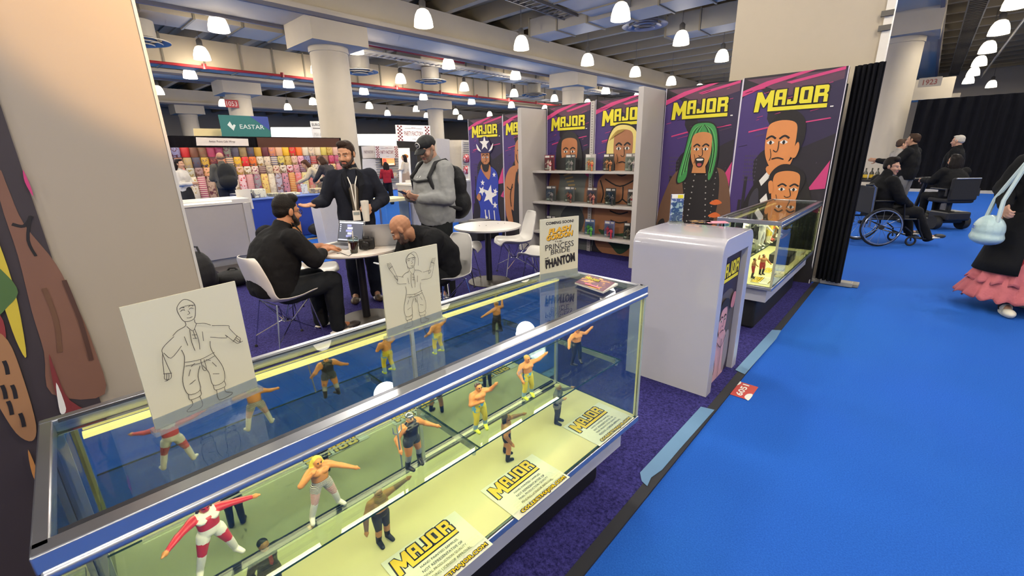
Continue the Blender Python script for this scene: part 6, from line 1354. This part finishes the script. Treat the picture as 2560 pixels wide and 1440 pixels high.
T = thing('backpack', 'large black backpack worn by the bald man at the gift wrap', 'bag', pm.location.copy(), PI/2); B = Body(); B.ell((0, -.22, 1.2), (.19, .12, .26)); B.ell((0, -.26, 1.03), (.2, .14, .18)); mesh_obj('pack_body', B.mesh('pack', .02, [M('#121214', .8)], 2), T); m = MB()
for s in (-1, 1): m.tube([(s*.11, -.16, 1.34), (s*.12, -.02, 1.44), (s*.13, .1, 1.36), (s*.16, .12, 1.2), (s*.18, -.05, 1.02)], .02, M('#141416', .7), 6)
m.build('strap', T, world=False)
bend = dict(waist=(0, .02, 1.05), chest=(0, .16, 1.2), neck=(0, .26, 1.34), head=(0, .34, 1.44), face=(0, .85, -.5), up=(0, .5, .85), shR=(.17, .2, 1.28), shL=(-.17, .2, 1.28), elR=(.22, .34, 1.05), elL=(-.22, .34, 1.05), wrR=(.12, .55, .95), wrL=(-.12, .55, .95))
person('woman with brown hair and cream top leaning over the gift wrap table', 800, -12.6, .95, PI-.5, bend, top=dict(m=cloth('#c9b99c')), pants=dict(m=cloth('#8a7a66')), hair=dict(c='#4a2c1c', style='long', len=.2))
person('person in a dark grey jacket half hidden by the bearded man', 836, -11.4, 1.0, PI/2+.4, bend, top=dict(m=cloth('#3c393c')), pants=dict(m=cloth('#2a282c')), hair=dict(c='#3a2418', style='long', len=.18))
person('long-haired woman in a red blouse and dark wide trousers in the aisle', 968, -13.0, .8, PI/2-.3, dict(hold, anL=(-.16, .1, .085), knL=(-.13, .08, .49), toeL=(-.17, .24, .03)), top=dict(m=cloth('#9a2430')), pants=dict(m=cloth('#16171c'), w=.03), hair=dict(c='#1c1210', style='long', len=.28))
person('dark-haired woman in a cream blouse and beige skirt near the slatted wall', 1016, -15.5, .93, PI/2+.5, hold, top=dict(m=cloth('#cfc2ae')), skirt=skirt_plain(M('#a8917c', .8), .3, .2), pants=dict(m=M('#a8917c', .8)), hair=dict(c='#17100f', style='long', len=.25))
# ================================================================ the blue aisle at the right: wheelchair, scooter, walkers
TYRE = M('#1a1a1c', .7); RIM = M('#b9bcc2', .25, metal=.8)
def ring(m, c, r, w, mat, seg=28, axis='x'):
    m.tube([Vector(c)+Vector({'x': (0, r*math.cos(t*2*PI/seg), r*math.sin(t*2*PI/seg)), 'y': (r*math.cos(t*2*PI/seg), 0, r*math.sin(t*2*PI/seg))}[axis]) for t in range(seg)], w, mat, 6, closed=True)
WR = math.radians(-58); WC = (-.42, 9.12, 0)
T = thing('wheelchair', 'black wheelchair with silver rims on the blue aisle', 'wheelchair', WC, WR); K = dict(parent=T, world=False)
for s in (-1, 1):
    m = MB(); ring(m, (s*.28, -.06, .3), .285, .016, TYRE); W_ = m.build('wheel', smooth=True, **K)
    m = MB(); ring(m, (s*.31, -.06, .3), .265, .009, RIM); m.build('hand_rim', parent=W_, world=False, smooth=True); m = MB()
    for i in range(12): a = i*PI/6; m.tube([(s*.28, -.06, .3), (s*.28, -.06+.275*math.cos(a), .3+.275*math.sin(a))], .003, RIM, 4)
    m.lathe([(.03, -.03), (.03, .03)], (s*.28, -.06, .3), TYRE, 10, axis='x'); m.build('spokes', parent=W_, world=False)
    m = MB(); ring(m, (s*.22, .42, .08), .065, .015, TYRE, 16); m.tube([(s*.22, .42, .08), (s*.22, .4, .22), (s*.22, .3, .3)], .012, BLK, 6); m.build('caster', smooth=True, **K)
    m = MB(); m.tube([(s*.22, .45, .42), (s*.2, .52, .25), (s*.19, .6, .12)], .012, BLK, 6); m.box((s*.12, .62, .11), (.16, .14, .012), BLK); m.build('footrest', **K)
    m = MB(); m.tube([(s*.23, -.28, .95), (s*.23, -.22, .9), (s*.23, -.2, .3)], .013, M('#8d9096', .3, metal=.7), 6); m.tube([(s*.23, -.36, .94), (s*.23, -.26, .95)], .018, BLK, 6); m.tube([(s*.24, -.2, .7), (s*.24, .2, .7), (s*.24, .25, .42)], .013, BLK, 6); m.tube([(s*.23, -.2, .42), (s*.23, .42, .42)], .013, BLK, 6); m.build('frame_tube', smooth=True, **K)
m = MB(); m.box((0, .1, .45), (.44, .46, .05), M('#1c1c20', .8)); m.build('seat', bevel=.015, **K); m = MB(); m.box((0, -.2, .7), (.44, .04, .42), M('#1c1c20', .8)); m.build('backrest', bevel=.015, **K)
m = MB(); m.tube([(-.24, .2, .2), (.24, .2, .2)], .011, BLK, 6); m.tube([(-.24, .0, .35), (.24, .3, .18)], .009, BLK, 6); m.build('cross_brace', **K)
SW_ = dict(SIT, face=(.75, .65, -.08), head=(0, .06, 1.2), chest=(0, 0, .9), neck=(0, .0, 1.06), shR=(.19, .0, .99), shL=(-.19, .0, .99), elR=(.26, .12, .74), wrR=(.1, .36, .62), elL=(-.26, .12, .74), wrL=(-.1, .36, .62), knR=(.13, .46, .52), anR=(.15, .68, .14), toeR=(.17, .84, .14), knL=(-.12, .46, .52), anL=(-.12, .58, .17), toeL=(-.12, .74, .15))
human('person', 'man in a black hoodie seated in the wheelchair looking toward the booth', WC, WR, SW_, 1.0, .035, skin='#b78d78', top=dict(m=BLKC, pad=.025, collar=.35), pants=dict(m=BLKC, w=.01), shoes='#2a2a2c', hair=dict(c='#1a1412', t=.015), lod=1)
# scooter with a dark-haired rider seen from behind
SR = math.radians(38); SC = (.32, 11.7, 0)
T = thing('mobility_scooter', 'black mobility scooter beyond the wheelchair', 'scooter', SC, SR); K = dict(parent=T, world=False)
for x, y in ((-.24, -.32), (.24, -.32), (-.2, .5), (.2, .5)): m = MB(); m.lathe([(.05, -.05), (.12, -.05), (.13, -.02), (.13, .02), (.12, .05), (.05, .05)], (x, y, .13), TYRE, 18, axis='x'); m.build('wheel', smooth=True, **K)
m = MB(); m.box((0, .08, .16), (.36, 1.0, .07), BLK); m.box((0, -.3, .26), (.4, .42, .16), BLK); m.build('deck', bevel=.03, **K); m = MB(); m.box((0, -.24, .53), (.46, .44, .08), M('#1a1a1e', .8)); m.build('seat', bevel=.03, **K); m = MB(); m.box((0, -.46, .74), (.46, .07, .4), M('#1a1a1e', .8)); m.build('backrest', bevel=.03, **K)
m = MB(); m.tube([(0, -.25, .3), (0, -.25, .5)], .04, BLK, 10); m.tube([(-.27, -.44, .62), (-.27, -.44, .74), (-.27, -.1, .74)], .02, BLK, 8); m.tube([(.27, -.44, .62), (.27, -.44, .74), (.27, -.1, .74)], .02, BLK, 8); m.tube([(-.2, -.5, .93), (.2, -.5, .93)], .012, M('#b9bcc2', .3, metal=.7), 8); m.build('arm_frame', smooth=True, **K)
m = MB(); m.tube([(0, .52, .2), (0, .38, .85)], .035, BLK, 10); m.tube([(-.25, .36, .88), (.25, .36, .88)], .018, BLK, 8); m.box((0, .4, .86), (.2, .1, .1), BLK); m.build('tiller', smooth=True, **K)
human('person', 'long-haired rider in black on the mobility scooter, seen from behind', (SC[0], SC[1], .1), SR, {k: (v[0], v[1]-.25, v[2]) if k not in ('face', 'up', 'fwd') else v for k, v in dict(SIT, elR=(.25, .2, .8), wrR=(.2, .5, .8), elL=(-.25, .2, .8), wrL=(-.2, .5, .8), anR=(.12, .42, .12), anL=(-.12, .42, .12), toeR=(.12, .57, .09), toeL=(-.12, .57, .09)).items()}, .95, .05, top=dict(m=BLKC, pad=.02), pants=dict(m=BLKC), hair=dict(c='#17110f', style='long', len=.12), lod=1)
def stand(label, px, y, k, rot, J=None, **kw): return human('person', label, (aty(px, 450, y).x, y, 0), rot, J, k, lod=1, **kw)
def redtie(T, J, fr, P): m = MB(); m.prism([J['neck']+V3(-.02, .1, -.03), J['neck']+V3(.02, .1, -.03), J['chest']+V3(.03, .145, -.16), J['chest']+V3(-.03, .145, -.16)], (0, .008, 0), M('#6a2a28', .6)); m.build('necktie', T, world=False); m = MB(); m.box(J['chest']+V3(.02, .16, -.2), (.07, .006, .09), M('#d8d4cc', .5)); m.build('badge', T, world=False)
stand('man with brown hair in a dark jacket and grey trousers, gesturing', 2262, 12.4, 1.02, math.radians(70), dict(elR=(.26, .05, 1.14), wrR=(.14, .3, 1.12), elL=(-.3, .1, 1.15), wrL=(-.38, .38, 1.2)), fat=.035, skin='#b08468', top=dict(m=BLKC, low=.05, name='jacket'), pants=dict(m=cloth('#7c7a78')), hair=dict(c='#3a281c'), extra=redtie)
stand('person in a pale grey sleeve mostly hidden behind the brown-haired man', 2232, 13.6, .97, math.radians(-60), dict(elL=(-.26, .1, 1.12), wrL=(-.25, .36, 1.2)), top=dict(m=cloth('#9a948e')), pants=dict(m=cloth('#4a4848')), hair=dict(c='#4a382c'))
stand('white-haired man in a black coat standing before the wide drape', 2372, 13.9, 1.0, math.radians(75), dict(face=(.1, 1, -.08)), fat=.04, skin='#b88c74', top=dict(m=BLKC, low=.1, name='coat'), pants=dict(m=cloth('#5c5a5c')), hair=dict(c='#b9b2a8', t=-.004))
# woman walking into the frame at the right edge
def tulle(T, J):
    rd, pk_ = M('#8c1620', .85), M('#b9646a', .9, var=.2, scale=12, bump=.6, bscale=14); rnd = random.Random(4)
    for i, (z0, z1, r0, r1, mt_) in enumerate(((1.0, .4, .19, .27, rd), (.5, .28, .25, .34, pk_), (.36, .13, .29, .4, pk_))):
        ph_ = rnd.random()*6; m = MB(); m.grid(lambda a, b: Vector(((r0+(r1-r0)*b+.025*b*math.sin(a*2*PI*17+ph_))*math.cos(a*2*PI), (r0+(r1-r0)*b+.025*b*math.sin(a*2*PI*17+ph_))*.9*math.sin(a*2*PI), z0+(z1-z0)*b+.015*b*math.sin(a*2*PI*23))), 136, 8, mt_); m.build('skirt_tier', T, world=False, smooth=True, solid=.004)
    m = MB(); A0, A1 = PI*.62, PI*2.38; m.grid(lambda a, b: Vector(((.2+.13*b)*math.cos(A0+(A1-A0)*a), (.17+.13*b)*math.sin(A0+(A1-A0)*a), .98-.6*b)), 40, 6, BLKC); m.build('coat_skirt', T, world=False, smooth=True, solid=.012)
def buttons(T, J, fr, P):
    m = MB()
    for i in range(4): m.ball(J['chest']+V3(.04, .155, .06-.09*i), .012, M('#b9bcc0', .2, metal=.9), 8)
    m.build('button', T, world=False)
WW = (.84, 6.05, 0); WRt = PI+.25
ww = human('person', 'woman in black jacket and pink tulle skirt walking at the right edge', WW, WRt, dict(elR=(.27, -.04, 1.14), wrR=(.3, .16, 1.0), elL=(-.26, .0, 1.1), wrL=(-.24, .12, .88), anR=(.1, .18, .085), knR=(.1, .12, .49), toeR=(.12, .33, .03), anL=(-.1, -.22, .12), knL=(-.1, .02, .48), toeL=(-.12, -.08, .03), face=(0, 1, -.05)), .98, .02, skin='#c39680', hands={'R': ((.1, .7, -.5), (-.9, 0, -.3), 1.0)}, top=dict(m=BLKC, low=.1, pad=.03, name='jacket'), skirt=tulle, pants=dict(m=M('#2a2226', .8)), shoes='#d9d2c4', hair=dict(c='#1c1412', style='long', len=.2), extra=buttons, lod=1)
T = thing('handbag', 'pale blue handbag on a strap carried by the walking woman', 'bag', local(ww, (.37, .18, .68)), WRt); B = Body(); B.ell((0, 0, .1), (.1, .17, .13)); B.ell((0, 0, .03), (.11, .18, .07)); mesh_obj('bag_body', B.mesh('bag', .012, [M('#a9c2c6', .4, bump=.1)], 2), T); m = MB(); m.tube([(0, -.12, .16), (-.02, -.1, .36), (-.1, -.06, .6), (-.16, -.02, .78)], .016, M('#a9bcc0', .5), 6); m.tube([(0, .12, .16), (-.02, .06, .36), (-.1, .0, .6), (-.16, -.02, .78)], .016, M('#a9bcc0', .5), 6); m.build('strap', T, world=False, smooth=True); m = MB(); m.box((.1, 0, .12), (.012, .04, .03), M('#d8d8da', .2, metal=.9)); m.build('clasp', T, world=False)
# black side table with bottles behind the narrow drape
p = atz(2160, 480, .7); 
T = thing('side_table', 'small black table with bottles behind the narrow drape', 'table', (-1.0, 11.2, 0)); m = MB(); m.b2((-1.5, 10.9, .86), (-.62, 11.5, .9), BLK); m.build('tabletop', T); m = MB()
for x in (-1.46, -.66):
    for y in (10.94, 11.46): m.tube([(x, y, 0), (x, y, .86)], .02, BLK, 6)
m.build('leg_frame', T)
for i in range(5):
    x = -1.0+.09*i; m = MB(); m.lathe([(.001, 0), (.035, 0), (.035, .12), (.012, .16), (.012, .21), (.001, .21)], (0, 0, 0), M('#2c2a20', .25), 12); m.lathe([(.0355, .03), (.0355, .09)], (0, 0, 0), M('#c9a82c', .5), 12, cap=False); o = m.build('bottle', world=False, smooth=True); o.location = (x, 11.1+.05*(i % 2), .9); tag(o, 'small dark bottle with a yellow label on the side table, %s from the left' % ordw[i], 'bottle', 'bottles on the side table')
cam = bpy.data.cameras.new('camera'); co = bpy.data.objects.new('camera', cam); COL.objects.link(co)
right = Vector((RX[0], RY[0], RZ[0])); down = Vector((RX[1], RY[1], RZ[1])); fwd = Vector((RX[2], RY[2], RZ[2]))
mt = Matrix((right, -down, -fwd)).transposed().to_4x4(); mt.translation = (0, 0, CAMH)
co.matrix_world = mt; cam.sensor_width = 36; cam.lens = FPX/2560*36; cam.clip_start = .02; cam.clip_end = 200
scn.camera = co
scn.view_settings.view_transform = 'Standard'; scn.view_settings.look = 'None'; scn.view_settings.exposure = 0.0
scn.cycles.use_denoising = True; scn.cycles.max_bounces = 5; scn.cycles.transparent_max_bounces = 12; scn.cycles.diffuse_bounces = 2; scn.cycles.glossy_bounces = 3
scn.cycles.caustics_reflective = False; scn.cycles.caustics_refractive = False; scn.cycles.sample_clamp_indirect = 6
scn.cycles.use_light_tree = True
scn.cycles.adaptive_threshold = .12; scn.cycles.adaptive_min_samples = 10
